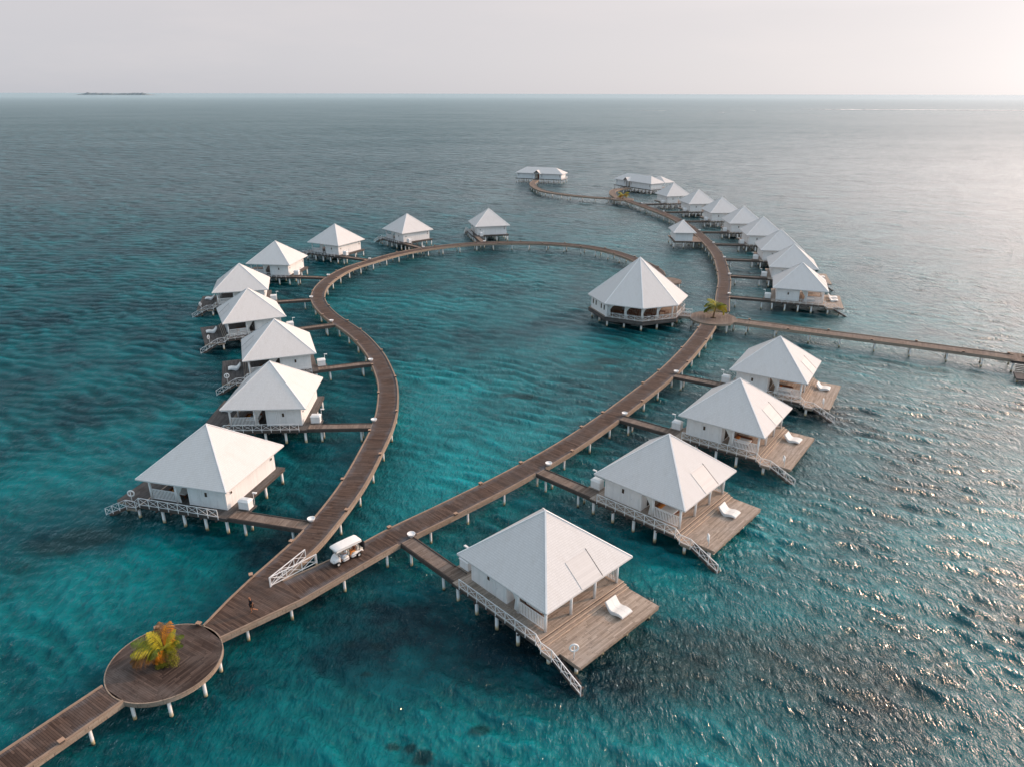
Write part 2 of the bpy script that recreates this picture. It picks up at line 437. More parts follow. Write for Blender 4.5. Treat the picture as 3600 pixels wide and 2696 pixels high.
    for q in ((-8, 48, 12, 6, 0, .30), (-22, 62, 8, 9, 0, .30), (-20, 42, 7, 6, 0, .16), (-52, 62, 12, 8, 0, .14), (2, 42, 8, 4, 0, .14), (2, 60, 7, 8, 0, .25), (-28, 92, 8, 14, 0, .2), (18, 47, 7, 4, 0, .15), (44, 88, 14, 9, 30, .2)):
        tq = tq - q[5]*blob(*q[:5])
    tq = tq*np.clip(1.12-Y/520, 0, 1)
    rf = .12 + .10*smooth(18) + .08*smooth(6)
    for q in ((19, 44.5, 10, 5, 10, .62), (27, 41, 8, 5, 0, .38), (11, 47.5, 5, 4, 0, .45), (38, 50, 12, 5, 20, .25), (-45, 64, 10, 5, 30, .35), (-19, 63, 5, 7, 0, .25), (-71, 100, 14, 9, 0, .25),
              (-40, 98, 12, 10, 0, .25), (-52, 100, 10, 8, 0, .2), 
              (13, 112, 3.5, 2.5, 0, .6), (45, 62, 4, 2.5, 20, .5), (33, 66, 3, 1.5, 30, .4), (-8, 160, 14, 5, 0, .3)):
        rf = rf + q[5]*blob(*q[:5])
    for q in ((-2.3, 38.3, 1.0, .6, 20, 1.1), (-8.3, 37., .6, .45, 0, .9), (-7.1, 36.9, .5, .4, 0, 1.), (-6.1, 36.1, .75, .6, 0, 1.1), (-11.5, 43.7, .6, .4, 0, .6), (-11.1, 46.8, .9, .5, 0, .6),
              (-13.3, 47, .8, .5, 0, .5), (-44.5, 61.5, 3.4, 2.2, 20, .8), (-36.5, 55.5, 2., 1.3, 0, .5), (-48.7, 76.5, 3.5, 1.6, 10, .6), (42.3, 97.4, 3.2, 1.1, 0, .7), (1.7, 99.8, 3.2, 1.1, 0, .8), (17, 115.1, 3.4, 1.6, 0, .9), (1.4, 47.4, 1.2, .7, 0, .5)):
        rf = rf + q[5]*blob(*q[:5], 1.6)
    rf = rf*np.clip(1.2-Y/400, .2, 1)
    X2, Y2 = X+DX, Y+DY
    nr, nt_ = X.shape
    co = np.stack([X2.ravel(), Y2.ravel(), Z.ravel()], 1).astype(np.float32)
    i = np.arange(nr-1)[:, None]*nt_; j = np.arange(nt_)[None, :]; j2 = (j+1) % nt_
    quads = np.stack([i+j, i+nt_+j, i+nt_+j2, i+j2], -1).reshape(-1, 4).astype(np.int32)
    me = bpy.data.meshes.new('water')
    me.vertices.add(len(co)); me.vertices.foreach_set('co', co.ravel())
    me.loops.add(quads.size); me.loops.foreach_set('vertex_index', quads.ravel())
    me.polygons.add(len(quads)); me.polygons.foreach_set('loop_start', np.arange(0, quads.size, 4, dtype=np.int32))
    me.polygons.foreach_set('use_smooth', np.ones(len(quads), dtype=bool))
    me.update(calc_edges=True)
    for nm, arr in (('tint', tq), ('reef', rf)):
        at = me.attributes.new(nm, 'FLOAT', 'POINT'); at.data.foreach_set('value', np.clip(arr, 0, 1).astype(np.float32).ravel())
    o = bpy.data.objects.new('water', me); COL.objects.link(o)
    tag(o, 'rippled turquoise sea with dark reef patches reaching the horizon', 'sea', kind='structure')
    m, nt, b = new_mat('sea_water'); g = NG(nt)
    pos = g.n('ShaderNodeNewGeometry').outputs['Position']
    a1 = g.n('ShaderNodeAttribute', attribute_name='tint').outputs['Fac']
    a2 = g.n('ShaderNodeAttribute', attribute_name='reef').outputs['Fac']
    n1 = g.noise(pos, .09, 6, .62); n2 = g.noise(pos, .42, 6, .68); n3 = g.noise(g.scaled(pos, (1, 1, 0)), .9, 5, .7)
    tq_ = g.math('ADD', a1, g.math('MULTIPLY', g.math('SUBTRACT', n1, .5), 1.4), clamp=True)
    tq_ = g.math('ADD', tq_, g.math('MULTIPLY', g.math('SUBTRACT', n2, .5), .45), clamp=True)
    col = g.mix(tq_, (.000, .016, .025), (.000, .205, .225))
    rr = g.math('ADD', g.math('MULTIPLY', g.math('SUBTRACT', n2, .5), 1.5), g.math('MULTIPLY', g.math('SUBTRACT', n3, .5), .9))
    rr = g.ramp(g.math('ADD', a2, rr), .30, .90)
    col = g.mix(g.math('MULTIPLY', rr, .72), col, (.006, .013, .013))
    sp = g.n('ShaderNodeSeparateXYZ'); g.l(pos, sp.inputs[0])
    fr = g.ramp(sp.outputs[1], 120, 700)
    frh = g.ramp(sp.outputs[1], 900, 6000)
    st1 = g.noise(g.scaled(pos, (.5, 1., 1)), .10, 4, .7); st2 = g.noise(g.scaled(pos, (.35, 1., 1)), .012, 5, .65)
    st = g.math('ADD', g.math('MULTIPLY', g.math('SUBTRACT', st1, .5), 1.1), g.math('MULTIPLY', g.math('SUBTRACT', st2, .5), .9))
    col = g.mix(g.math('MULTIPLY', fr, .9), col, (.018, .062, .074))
    col = g.mix(frh, col, (.06, .17, .19))  # sky reflection and haze put into the distant water colour
    far_spec = g.ramp(sp.outputs[1], 110, 900)
    spl = g.math('SUBTRACT', .40, g.math('ADD', g.math('MULTIPLY', far_spec, .15), g.math('MULTIPLY', g.ramp(sp.outputs[1], 700, 3500), .13)))
    spl = g.math('MULTIPLY', spl, g.math('ADD', 1., g.math('MULTIPLY', st, g.math('MULTIPLY', far_spec, .9))))
    b.inputs['Specular IOR Level'].default_value = 0; b.inputs['Roughness'].default_value = 1
    # open sea far out: averaged sky reflection and horizon haze painted as diffuse colour
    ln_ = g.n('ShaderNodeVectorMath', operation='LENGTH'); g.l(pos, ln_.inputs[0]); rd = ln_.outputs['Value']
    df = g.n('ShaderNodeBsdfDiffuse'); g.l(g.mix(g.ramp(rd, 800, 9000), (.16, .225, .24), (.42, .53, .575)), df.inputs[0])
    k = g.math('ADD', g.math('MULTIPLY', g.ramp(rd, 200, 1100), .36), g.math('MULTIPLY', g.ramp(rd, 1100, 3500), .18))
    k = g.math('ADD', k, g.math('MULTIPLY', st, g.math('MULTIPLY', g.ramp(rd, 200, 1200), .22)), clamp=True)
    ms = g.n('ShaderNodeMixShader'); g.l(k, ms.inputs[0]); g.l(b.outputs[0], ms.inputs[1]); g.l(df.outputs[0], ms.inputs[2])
    g.l(ms.outputs[0], [n_ for n_ in nt.nodes if n_.type == 'OUTPUT_MATERIAL'][0].inputs[0])
    # light on crests and shade in troughs put into the colour by wave height
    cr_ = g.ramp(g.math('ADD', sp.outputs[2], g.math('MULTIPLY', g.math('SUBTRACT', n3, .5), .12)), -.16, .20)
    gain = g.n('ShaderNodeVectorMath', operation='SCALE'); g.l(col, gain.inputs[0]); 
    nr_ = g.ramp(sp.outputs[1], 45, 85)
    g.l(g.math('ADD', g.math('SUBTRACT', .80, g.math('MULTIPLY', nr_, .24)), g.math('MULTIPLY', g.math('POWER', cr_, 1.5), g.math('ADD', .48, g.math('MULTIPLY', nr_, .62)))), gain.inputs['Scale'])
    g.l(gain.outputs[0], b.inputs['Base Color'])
    b.inputs['Roughness'].default_value = .05; b.inputs['IOR'].default_value = 1.33
    rp = g.n('ShaderNodeMapping'); g.l(pos, rp.inputs[0]); rp.inputs['Rotation'].default_value = (0, 0, radians(-58)); rp.inputs['Scale'].default_value = (1, .55, 1)
    def ridged(sc, det, rough):
        n_ = g.noise(rp.outputs[0], sc, det, rough)
        return g.math('SUBTRACT', 1., g.math('ABSOLUTE', g.math('MULTIPLY', g.math('SUBTRACT', n_, .5), 2.)))
    b1 = g.bump(ridged(.55, 3, .6), 1., .30); b2 = g.bump(ridged(1.6, 4, .62), 1., .23, b1)
    b3 = g.bump(ridged(4.2, 3, .6), 1., .07, b2)
    b.inputs['Specular Tint'].default_value = (.55, .93, 1., 1)
    g.l(b1, b.inputs['Normal'])
    gs = g.n('ShaderNodeBsdfGlossy'); gs.inputs['Roughness'].default_value = .12; g.l(b3, gs.inputs['Normal'])
    fz = g.n('ShaderNodeFresnel'); fz.inputs['IOR'].default_value = 1.33; g.l(b3, fz.inputs['Normal'])
    # reflection strength and tint set by position: bright sheen painted in towards the right
    sheen = g.ramp(g.math('DIVIDE', g.math('ADD', sp.outputs[0], 10.), g.math('ADD', sp.outputs[1], 60.)), -.12, .62)
    sheen = g.math('SMOOTH_MIN', g.math('MULTIPLY', sheen, 1.), 1., .3)
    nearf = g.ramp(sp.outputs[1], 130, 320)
    g.l(g.math('ADD', .10, g.math('MULTIPLY', sheen, .16)), gs.inputs['Roughness'])
    kx = g.math('ADD', .66, g.math('MULTIPLY', sheen, .80)); kx = g.math('ADD', kx, g.math('MULTIPLY', nearf, .30))
    g.l(g.mix(sheen, g.mix(nearf, (.50, .84, .95), (.80, .93, .98)), (.98, .97, .97)), gs.inputs['Color'])
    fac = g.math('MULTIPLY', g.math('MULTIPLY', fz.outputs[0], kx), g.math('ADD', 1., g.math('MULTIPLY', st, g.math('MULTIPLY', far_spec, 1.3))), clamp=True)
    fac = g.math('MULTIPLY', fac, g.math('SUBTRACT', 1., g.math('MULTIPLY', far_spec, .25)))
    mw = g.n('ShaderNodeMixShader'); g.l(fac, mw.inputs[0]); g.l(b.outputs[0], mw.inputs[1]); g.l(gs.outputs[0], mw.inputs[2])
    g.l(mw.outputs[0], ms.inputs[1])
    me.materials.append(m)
build_water()

# ------------------------------------------------------------------ polyline helpers
def crom(P, step=.6):
    Q = [tuple(2*a-b for a, b in zip(P[0], P[1]))] + list(P) + [tuple(2*a-b for a, b in zip(P[-1], P[-2]))]
    o = []
    for i in range(1, len(Q)-2):
        a, b, c, d = Q[i-1:i+3]; n = max(1, int(hypot(c[0]-b[0], c[1]-b[1])/step))
        for k in range(n):
            t = k/n
            o.append(tuple(.5*((2*b[j]) + (-a[j]+c[j])*t + (2*a[j]-5*b[j]+4*c[j]-d[j])*t*t + (-a[j]+3*b[j]-3*c[j]+d[j])*t**3) for j in (0, 1)))
    o.append(tuple(P[-1])); return o
def normals(P):
    o = []
    for i in range(len(P)):
        a = P[max(0, i-1)]; b = P[min(len(P)-1, i+1)]; l = hypot(b[0]-a[0], b[1]-a[1]) or 1
        o.append((-(b[1]-a[1])/l, (b[0]-a[0])/l))       # left-hand normal
    return o
def offset(P, d):
    N = normals(P); return [(p[0]+n[0]*d, p[1]+n[1]*d) for p, n in zip(P, N)]
def resample(P, n):
    L = [0]
    for a, b in zip(P, P[1:]): L.append(L[-1]+hypot(b[0]-a[0], b[1]-a[1]))
    o = []
    for k in range(n):
        s = L[-1]*k/(n-1); i = max(j for j in range(len(L)) if L[j] <= s+1e-9); i = min(i, len(P)-2)
        t = (s-L[i])/((L[i+1]-L[i]) or 1); o.append((P[i][0]+(P[i+1][0]-P[i][0])*t, P[i][1]+(P[i+1][1]-P[i][1])*t))
    return o
def seg_hit(p, d, a, b):
    ex, ey = b[0]-a[0], b[1]-a[1]; den = d[0]*ey-d[1]*ex
    if abs(den) < 1e-9: return None
    t = ((a[0]-p[0])*ey-(a[1]-p[1])*ex)/den; u = ((a[0]-p[0])*d[1]-(a[1]-p[1])*d[0])/den
    return t if 0 <= u <= 1 and t > .2 else None
def ray_poly(p, d, P):
    h = [seg_hit(p, d, a, b) for a, b in zip(P, P[1:])]; h = [t for t in h if t is not None]
    return min(h) if h else None

JOINTS = []     # (x, y, half gap) where a side walkway or a platform opens the kerb
def strip(mb, A, B, z0, z1, s0=0.):
    """closed slab between edge lines A (left) and B (right) with board uvs"""
    s = s0; n0 = len(mb.v); uvs = []
    for i, (a, b) in enumerate(zip(A, B)):
        if i: s += .5*(hypot(a[0]-A[i-1][0], a[1]-A[i-1][1]) + hypot(b[0]-B[i-1][0], b[1]-B[i-1][1]))
        w_ = hypot(a[0]-b[0], a[1]-b[1]); uvs.append((s, w_))
        mb.v += [(a[0], a[1], z1), (b[0], b[1], z1), (b[0], b[1], z0), (a[0], a[1], z0)]
    for i in range(len(A)-1):
        p = n0+4*i; q = p+4; (s1, w1), (s2, w2) = uvs[i], uvs[i+1]
        mb.face((p, p+1, q+1, q), [(-w1/2, s1), (w1/2, s1), (w2/2, s2), (-w2/2, s2)])
        mb.face((p+3, q+3, q+2, p+2)); mb.face((p, q, q+3, p+3)); mb.face((p+1, p+2, q+2, q+1))
    p = n0; mb.face((p, p+3, p+2, p+1)); p = n0+4*(len(A)-1); mb.face((p, p+1, p+2, p+3))
    return s
def edge_run(mb, P, off, w_, z0, z1, skip=False):
    A = offset(P, off); B = offset(P, off+w_)
    if w_ > 0: A, B = B, A
    s = 0; n0 = len(mb.v)
    for i, (a, b) in enumerate(zip(A, B)):
        mb.v += [(*a, z1), (*b, z1), (*b, z0), (*a, z0)]
    for i in range(len(A)-1):
        p = n0+4*i; q = p+4; e = s+hypot(A[i+1][0]-A[i][0], A[i+1][1]-A[i][1])
        mb.face((p, p+1, q+1, q), [(s, 0), (s, .07), (e, .07), (e, 0)]); mb.face((p+3, q+3, q+2, p+2), [(s, 0), (e, 0), (e, .07), (s, .07)])
        mb.face((p, q, q+3, p+3), [(s, z1), (e, z1), (e, z0), (s, z0)]); mb.face((p+1, p+2, q+2, q+1), [(s, z1), (s, z0), (e, z0), (e, z1)])
        s = e
    mb.face((n0, n0+3, n0+2, n0+1)); p = n0+4*(len(A)-1); mb.face((p, p+1, p+2, p+3))
def beam_run(root, P, off, w_):
    mb = MB(); edge_run(mb, P, off, w_, DECK-.42, DECK+.02, skip=False); o = mb.build('edge_beam', 'beam_wood', root)
def kerb_runs(root, P, off, w_):
    Q = offset(P, off); run = []; runs = []
    for i in range(len(P)-1):
        mx, my = (Q[i][0]+Q[i+1][0])/2, (Q[i][1]+Q[i+1][1])/2
        if any(hypot(mx-j[0], my-j[1]) < j[2] for j in JOINTS):
            if run: runs.append(run); run = []
        else: run.append(i)
    if run: runs.append(run)
    N = normals(P)
    for r_ in runs:
        idx = r_ + [r_[-1]+1]
        A = [(P[i][0]+N[i][0]*off, P[i][1]+N[i][1]*off) for i in idx]; B = [(P[i][0]+N[i][0]*(off+w_), P[i][1]+N[i][1]*(off+w_)) for i in idx]
        if w_ > 0: A, B = B, A
        mb = MB(swap=True); strip(mb, A, B, DECK+.003, DECK+.11); mb.build('kerb', 'kerb_wood', root)
def pile_pairs(root, P, half, every=5.4, start=1.5, z=DECK-.42, ins=.28, r=.125):
    N = normals(P); s = 0; nxt = start
    for i in range(1, len(P)):
        s += hypot(P[i][0]-P[i-1][0], P[i][1]-P[i-1][1])
        if s >= nxt:
            nxt += every; p, n = P[i], N[i]; k = half-ins
            for sg in (1, -1):
                q = (p[0]+n[0]*k*sg, p[1]+n[1]*k*sg)
                MB().tube((*q, -1.6), (*q, z+.02), r, 10).build('pile', 'pile_paint', root)
            MB().bar((p[0]+n[0]*(half-.1), p[1]+n[1]*(half-.1), z+.10), (p[0]-n[0]*(half-.1), p[1]-n[1]*(half-.1), z+.10), .2, .16).build('cross_beam', 'dark_wood', root)
def lamp_boxes(P, half, every, start, labels, group):
    N = normals(P); s = 0; nxt = start; sg = 1; cnt = {1: 0, -1: 0}; out = []
    for i in range(1, len(P)):
        s += hypot(P[i][0]-P[i-1][0], P[i][1]-P[i-1][1])
        if s >= nxt:
            nxt += every; p, n = P[i], N[i]; q = (p[0]+n[0]*(half-.07)*sg, p[1]+n[1]*(half-.07)*sg)
            if any(hypot(q[0]-j[0], q[1]-j[1]) < j[2]+.3 for j in JOINTS):
                q = (p[0]-n[0]*(half-.07)*sg, p[1]-n[1]*(half-.07)*sg); sg = -sg
                if any(hypot(q[0]-j[0], q[1]-j[1]) < j[2]+.3 for j in JOINTS): continue
            side = labels[0] if sg > 0 else labels[1]
            lb = f'small timber lamp box, {ORD[cnt[sg]]} along the {side} from {labels[2]}'
            lamp_box(q[0], q[1], atan2(n[1], n[0]), lb, group); cnt[sg] += 1; sg = -sg
LAMP0 = None
def lamp_box(x, y, rz, label, group):
    global LAMP0
    if LAMP0 is None:
        LAMP0 = thing('path_lamp', label, 'path lamp', (x, y, DECK+.11), rz, group)
        MB().box(-.13, .13, -.17, .17, 0, .17).build('lamp_body', 'dark_wood', LAMP0)
        MB().box(-.17, .17, -.21, .21, .17, .23).build('lamp_cap', 'lamp_wood', LAMP0)
    else: copy_tree(LAMP0, label, (x, y, DECK+.11), rz, group)

HW = 1.45
def boardwalk(label, P, s0=0., lamps=None, group='boardwalk spans', half=HW, mat='walk_boards', every=5.4, lampstep=6.3, L=None, R=None, start=1.5):
    root = thing('boardwalk', label, 'boardwalk', (0, 0, 0), 0, group)
    A = L or offset(P, half); B = R or offset(P, -half)
    mb = MB(); strip(mb, A, B, DECK-.10, DECK, s0); mb.build('deck', mat, root)
    for sg in (1, -1):
        kerb_runs(root, P, sg*half, -sg*.15)
        beam_run(root, P, sg*(half+.07), -sg*.067)
    pile_pairs(root, P, half, every, start)
    if lamps: lamp_boxes(P, half, lampstep, 2.2, lamps, 'timber lamp boxes on the boardwalk kerbs')
    return root

# ------------------------------------------------------------------ route of the boardwalks (metres, measured)
LEFT_OUT = [(-23.4, 53.4), (-22.4, 56.0), (-20.9, 60.7), (-19.3, 69.4), (-18.6, 79.1), (-18.45, 85.6), (-18.9, 91.6), (-20.2, 99.5), (-22.5, 107.3), (-24.7, 113.2),
            (-28.2, 120.6), (-31.4, 126.0), (-35.9, 132.7), (-39.5, 139.2), (-42.0, 145.0), (-43.6, 150.8), (-44.5, 158.5), (-44.1, 167.1), (-42.0, 176.7), (-37.2, 186.3),
            (-33.2, 193.0), (-28.0, 199.2), (-21.2, 204.6), (-14.0, 208.3), (-7.0, 210.4), (1.1, 211.0), (8.6, 210.4), (14.1, 208.9), (19.4, 206.6), (24.0, 203.4),
            (28.3, 198.6), (31.6, 192.8), (34.0, 187.0), (36.1, 180.6), (37.2, 174.0), (37.0, 169.5)]
RIGHT_OUT = [(-18.0, 50.1), (-12.4, 56.6), (-9.8, 59.5), (-6.6, 62.6), (-3.1, 66.1), (0.9, 70.2), (7.4, 77.6), (13.9, 86.2), (18.9, 93.5), (24.8, 102.5), (30.1, 111.8), (35.0, 121.4), (38.9, 129.8)]
NORTH_RT = [(43.6, 138.2), (46.7, 149.2), (51.1, 163.8), (54.3, 177.6), (56.9, 191.1), (58.5, 205.2), (59.4, 219.5), (59.7, 232.0), (58.9, 249.0), (56.4, 266.1), (51.9, 287.0), (48.6, 299.3)]
LC = offset(crom(LEFT_OUT, .6), -HW); RC = offset(crom(RIGHT_OUT, .6), HW); NC = offset(crom(NORTH_RT, .8), HW)
# the first metres of both arms lean on the fork
PLAT = (-26.65, 42.93, 4.12); PLAT2 = (39.23, 134.17, 4.40); PLAT3 = (45.8, 303.3, 4.4)

VILLAS = {'R1': (2.906, 52.826, 313.74), 'R2': (16.582, 67.796, 317.72), 'R3': (28.792, 83.718, 323.75), 'R4': (39.713, 100.616, 328.80),
 'S1': (61.804, 150.383, 341.19), 'S2': (67.335, 170.403, 344.70), 'S3': (71.142, 190.450, 350.73), 'S4': (73.513, 211.943, 354.87),
 'S5': (73.886, 232.369, 358.16), 'S6': (72.843, 254.088, 4.03), 'S7': (69.857, 275.641, 8.55), 'S8': (65.055, 297.072, 15.30),
 'L1': (-33.083, 70.007, 345.72), 'L2': (-32.372, 89.536, 2.47), 'L3': (-37.690, 108.719, 20.21), 'L4': (-48.554, 127.927, 26.15),
 'L5': (-57.332, 148.303, 15.66), 'L6': (-57.432, 173.266, 352.85), 'L7': (-48.591, 197.579, 331.68), 'L8': (-31.389, 215.953, 310.96), 'L9': (-7.433, 226.648, 284.44)}
ROWN = {'R': 'near right row', 'S': 'far right row', 'L': 'left row'}
def nth(n): return ORD[int(n[1])-1]
def vloc(n, x, y):
    """villa-local (sea deck at +x) to world"""
    cx, cy, t = VILLAS[n]; t = radians(t)
    if n[0] == 'L': x = -x
    return cx+x*cos(t)-y*sin(t), cy+x*sin(t)+y*cos(t)
def vdir(n):
    t = radians(VILLAS[n][2]); return (cos(t), sin(t)) if n[0] == 'L' else (-cos(t), -sin(t))
WALK = {}
for n in VILLAS:
    E_ = offset(LC, HW) if n[0] == 'L' else offset(RC, -HW) if n[0] == 'R' else offset(NC, -HW)
    d = vdir(n); ends = []
    for y in (-5.98, -4.38):
        p = vloc(n, -5.5, y); t = ray_poly(p, d, E_)
        ends.append(t if t else 8.5)
    WALK[n] = ends
    q = vloc(n, -5.5-sum(ends)/2, -5.18); JOINTS.append((q[0], q[1], 1.0))

# entry walk, lower left
ent_dir = (-(33.43-29.97), -(40.64-35.17)); 
ENT = [(-41.5, 22.2), (-36.1, 31.2), (-32.6, 36.6), (-29.25, 41.2-1.0)]
e0, e1 = (-32.38, 34.38), (-28.95, 39.85); ux, uy = (e1[0]-e0[0]), (e1[1]-e0[1]); l_ = hypot(ux, uy); ux /= l_; uy /= l_
ENT = crom([(e1[0]-ux*26, e1[1]-uy*26), (e1[0]-ux*12, e1[1]-uy*12), (e1[0]-ux*.15, e1[1]-uy*.15)], .6)
JOINTS += [(PLAT[0], PLAT[1], PLAT[2]+.1), (PLAT2[0], PLAT2[1], PLAT2[2]+.1), (PLAT3[0], PLAT3[1], PLAT3[2]+.1)]
boardwalk('straight dark boardwalk running from the round platform off the lower left corner', ENT, lamps=('left kerb', 'right kerb', 'the lower left photo corner'), half=1.38)
# short wide span between the round platform and the fork
A = [(-25.35, 46.85), (-24.45, 50.2), (-23.4, 53.4)]; B = [(-23.35, 45.35), (-20.7, 47.7), (-18.0, 50.1)]
root = thing('boardwalk', 'wide dark boardwalk span with a person on it, before the railed fork', 'boardwalk', (0, 0, 0), 0, 'boardwalk spans')
mb = MB(); A2 = resample(A, 12); B2 = resample(B, 12); s_end = strip(mb, A2, B2, DECK-.10, DECK)
mb.poly([(-23.4, 53.4, DECK), (-18.0, 50.1, DECK), (-20.55, 52.7, DECK)], [(-3.1, s_end), (3.1, s_end), (.2, s_end+.9)])
mb.poly([(-23.4, 53.4, DECK-.1), (-20.55, 52.7, DECK-.1), (-18.0, 50.1, DECK-.1)])
mb.build('deck', 'span_boards', root)
for E_, sg in ((A2, -1), (B2, 1)):
    kerb_runs(root, E_, 0, sg*.15)
    beam_run(root, E_, -sg*.07, sg*.067)
for x, y in ((-22.0, 47.4), (-19.1, 50.0), (-24.3, 49.2), (-22.6, 53.2), (-20.8, 51.2)):
    MB().tube((x, y, -1.6), (x, y, DECK-.1), .125, 10).build('pile', 'pile_paint', root)
lamp_box(-23.55, 53.3, .4, 'small timber lamp box on the left kerb just before the fork', 'timber lamp boxes on the boardwalk kerbs')
# both arms: the first edge points are blended from the fork tip
TIP = (-20.55, 52.7)
def arm(C, inner_sign, label, lamps, start):
    Lf = offset(C, HW); Rf = offset(C, -HW); n = 9
    for i in range(n):
        k = 1-i/n; E_ = Rf if inner_sign < 0 else Lf
        tgt = (TIP[0]+(E_[n][0]-TIP[0])*i/n, TIP[1]+(E_[n][1]-TIP[1])*i/n)
        E_[i] = tgt
    M_ = [((a[0]+b[0])/2, (a[1]+b[1])/2) for a, b in zip(Lf, Rf)]
    root = thing('boardwalk', label, 'boardwalk', (0, 0, 0), 0, 'boardwalk spans')
    mb = MB(); strip(mb, Lf, Rf, DECK-.10, DECK, .4); mb.build('deck', 'walk_boards', root)
    for E_, sg in ((Lf, -1), (Rf, 1)):
        kerb_runs(root, E_, 0, sg*.15)
        beam_run(root, E_, -sg*.07, sg*.067)
    pile_pairs(root, M_, HW, 5.3, start)
    lamp_boxes(M_, HW, 6.3, 5.2, lamps, 'timber lamp boxes on the boardwalk kerbs')
    return Lf, Rf
RC = RC[:-2]
LL, LR = arm(LC, -1, 'long S-curved dark boardwalk along the left villas, ending at the octagonal pavilion', ('outer kerb', 'inner kerb', 'the fork, left boardwalk'), 5.)
RL, RR = arm(RC, 1, 'dark boardwalk carrying the golf buggy, from the fork to the palm junction', ('lagoon kerb', 'villa kerb', 'the fork, right boardwalk'), 4.)
boardwalk('brown boardwalk curving away from the palm junction along the far right villas', NC, lamps=('left kerb', 'right kerb', 'the palm junction, far boardwalk'), mat='walk_boards', every=5.6, lampstep=8.)
EA = [(43.2, 132.3), (53.1, 127.2), (62.5, 122.6), (71.5, 118.2), (83.6, 111.9)]
EC = crom(EA, .7)
boardwalk('straight sunlit boardwalk leading right from the palm junction to the boat landing', EC, lamps=('far kerb', 'near kerb', 'the palm junction towards the landing'), mat='path_boards', every=5.6, lampstep=7.)
WC = crom([(41.6, 305.0), (31.8, 310.0), (21.3, 318.8), (13.9, 329.5), (10.6, 343.0), (9.6, 357.0), (11.8, 371.8)], 1.)
boardwalk('far boardwalk swinging left to the long twin villa on the horizon side', WC, lamps=('right kerb', 'left kerb', 'the yellow palm, farthest boardwalk'), mat='path_boards', every=6., half=1.35, lampstep=10.)
EC2 = crom([(44.2, 307.7), (43.7, 320.0), (45.6, 331.0), (49.5, 337.6), (54.0, 341.4)], 1.)
boardwalk('short hooked boardwalk from the far palm platform to the nearer long twin villa', EC2, mat='path_boards', every=5., half=1.35)

# round platforms: boards laid in four quarters
def platform(c, label, mat, rot, hole=.95, npile=9, pr=.4):
    cx, cy, R_ = c; root = thing('round_platform', label, 'platform', (cx, cy, 0), 0, 'round palm platforms')
    mb = MB(); N = 64
    for q in range(4):
        a0 = rot+q*pi/2; da = a0+pi/4+ (pi/2)
        hx = [(hole*sqrt2*cos(a0), hole*sqrt2*sin(a0)), (hole*sqrt2*cos(a0+pi/2), hole*sqrt2*sin(a0+pi/2))]
        arc = [(R_*cos(a0+pi/2*k/16), R_*sin(a0+pi/2*k/16)) for k in range(17)]
        pts = [hx[0]] + arc + [hx[1]]
        cc, ss = cos(da), sin(da)
        n = len(mb.v); mb.v += [(x, y, DECK) for x, y in pts]
        mb.face(range(n, n+len(pts)), [(x*cc+y*ss, -x*ss+y*cc+q*3.37) for x, y in pts])
        n = len(mb.v); mb.v += [(x, y, DECK-.1) for x, y in pts]; mb.face(list(range(n, n+len(pts)))[::-1])
    mb.build('deck', mat, root)
    mb = MB(); m0 = 0
    prof = [(R_-.02, DECK-.36), (R_+.06, DECK-.36), (R_+.06, DECK+.03), (R_-.02, DECK+.03)]
    for r_, z in prof + prof[:1]:
        for k in range(N): mb.v.append((r_*cos(2*pi*k/N), r_*sin(2*pi*k/N), z))
    for i in range(4):
        for k in range(N):
            j = (k+1) % N; u1, u2 = 2*pi*R_*k/N, 2*pi*R_*(k+1)/N
            mb.face((i*N+k, i*N+j, (i+1)*N+j, (i+1)*N+k), [(u1, i*.5), (u2, i*.5), (u2, i*.5+.5), (u1, i*.5+.5)])
    mb.build('rim', 'beam_wood', root)
    for k in range(npile):
        a = 2*pi*(k+pr)/npile; x, y = (R_-.35)*cos(a), (R_-.35)*sin(a)
        MB().tube((x, y, -1.6), (x, y, DECK-.12), .14, 10).build('pile', 'pile_paint', root)
    MB().box(-hole*.99, hole*.99, -hole*.99, hole*.99, DECK-.3, DECK-.06).build('planting_bed', 'soil', root).rotation_euler = (0, 0, rot+pi/4)
    return root
sqrt2 = math.sqrt(2)
platform(PLAT, 'round dark timber platform with quartered boards around the lower left palm', 'platform_boards', radians(15), .72)
platform(PLAT2, 'round timber junction platform around the palm beside the octagonal pavilion', 'path_boards', radians(30), .5)
platform(PLAT3, 'far round timber platform with a yellow palm where the distant boardwalks part', 'path_boards', radians(10), .4)
lamp_box(PLAT[0]-2.2, PLAT[1]+3.45, 2.1, 'small timber lamp box on the rim of the round platform behind the palm', 'timber lamp boxes on the boardwalk kerbs')
lamp_box(PLAT[0]+1.0, PLAT[1]+3.95, 1.3, 'small timber lamp box on the platform rim where the wide span starts', 'timber lamp boxes on the boardwalk kerbs')

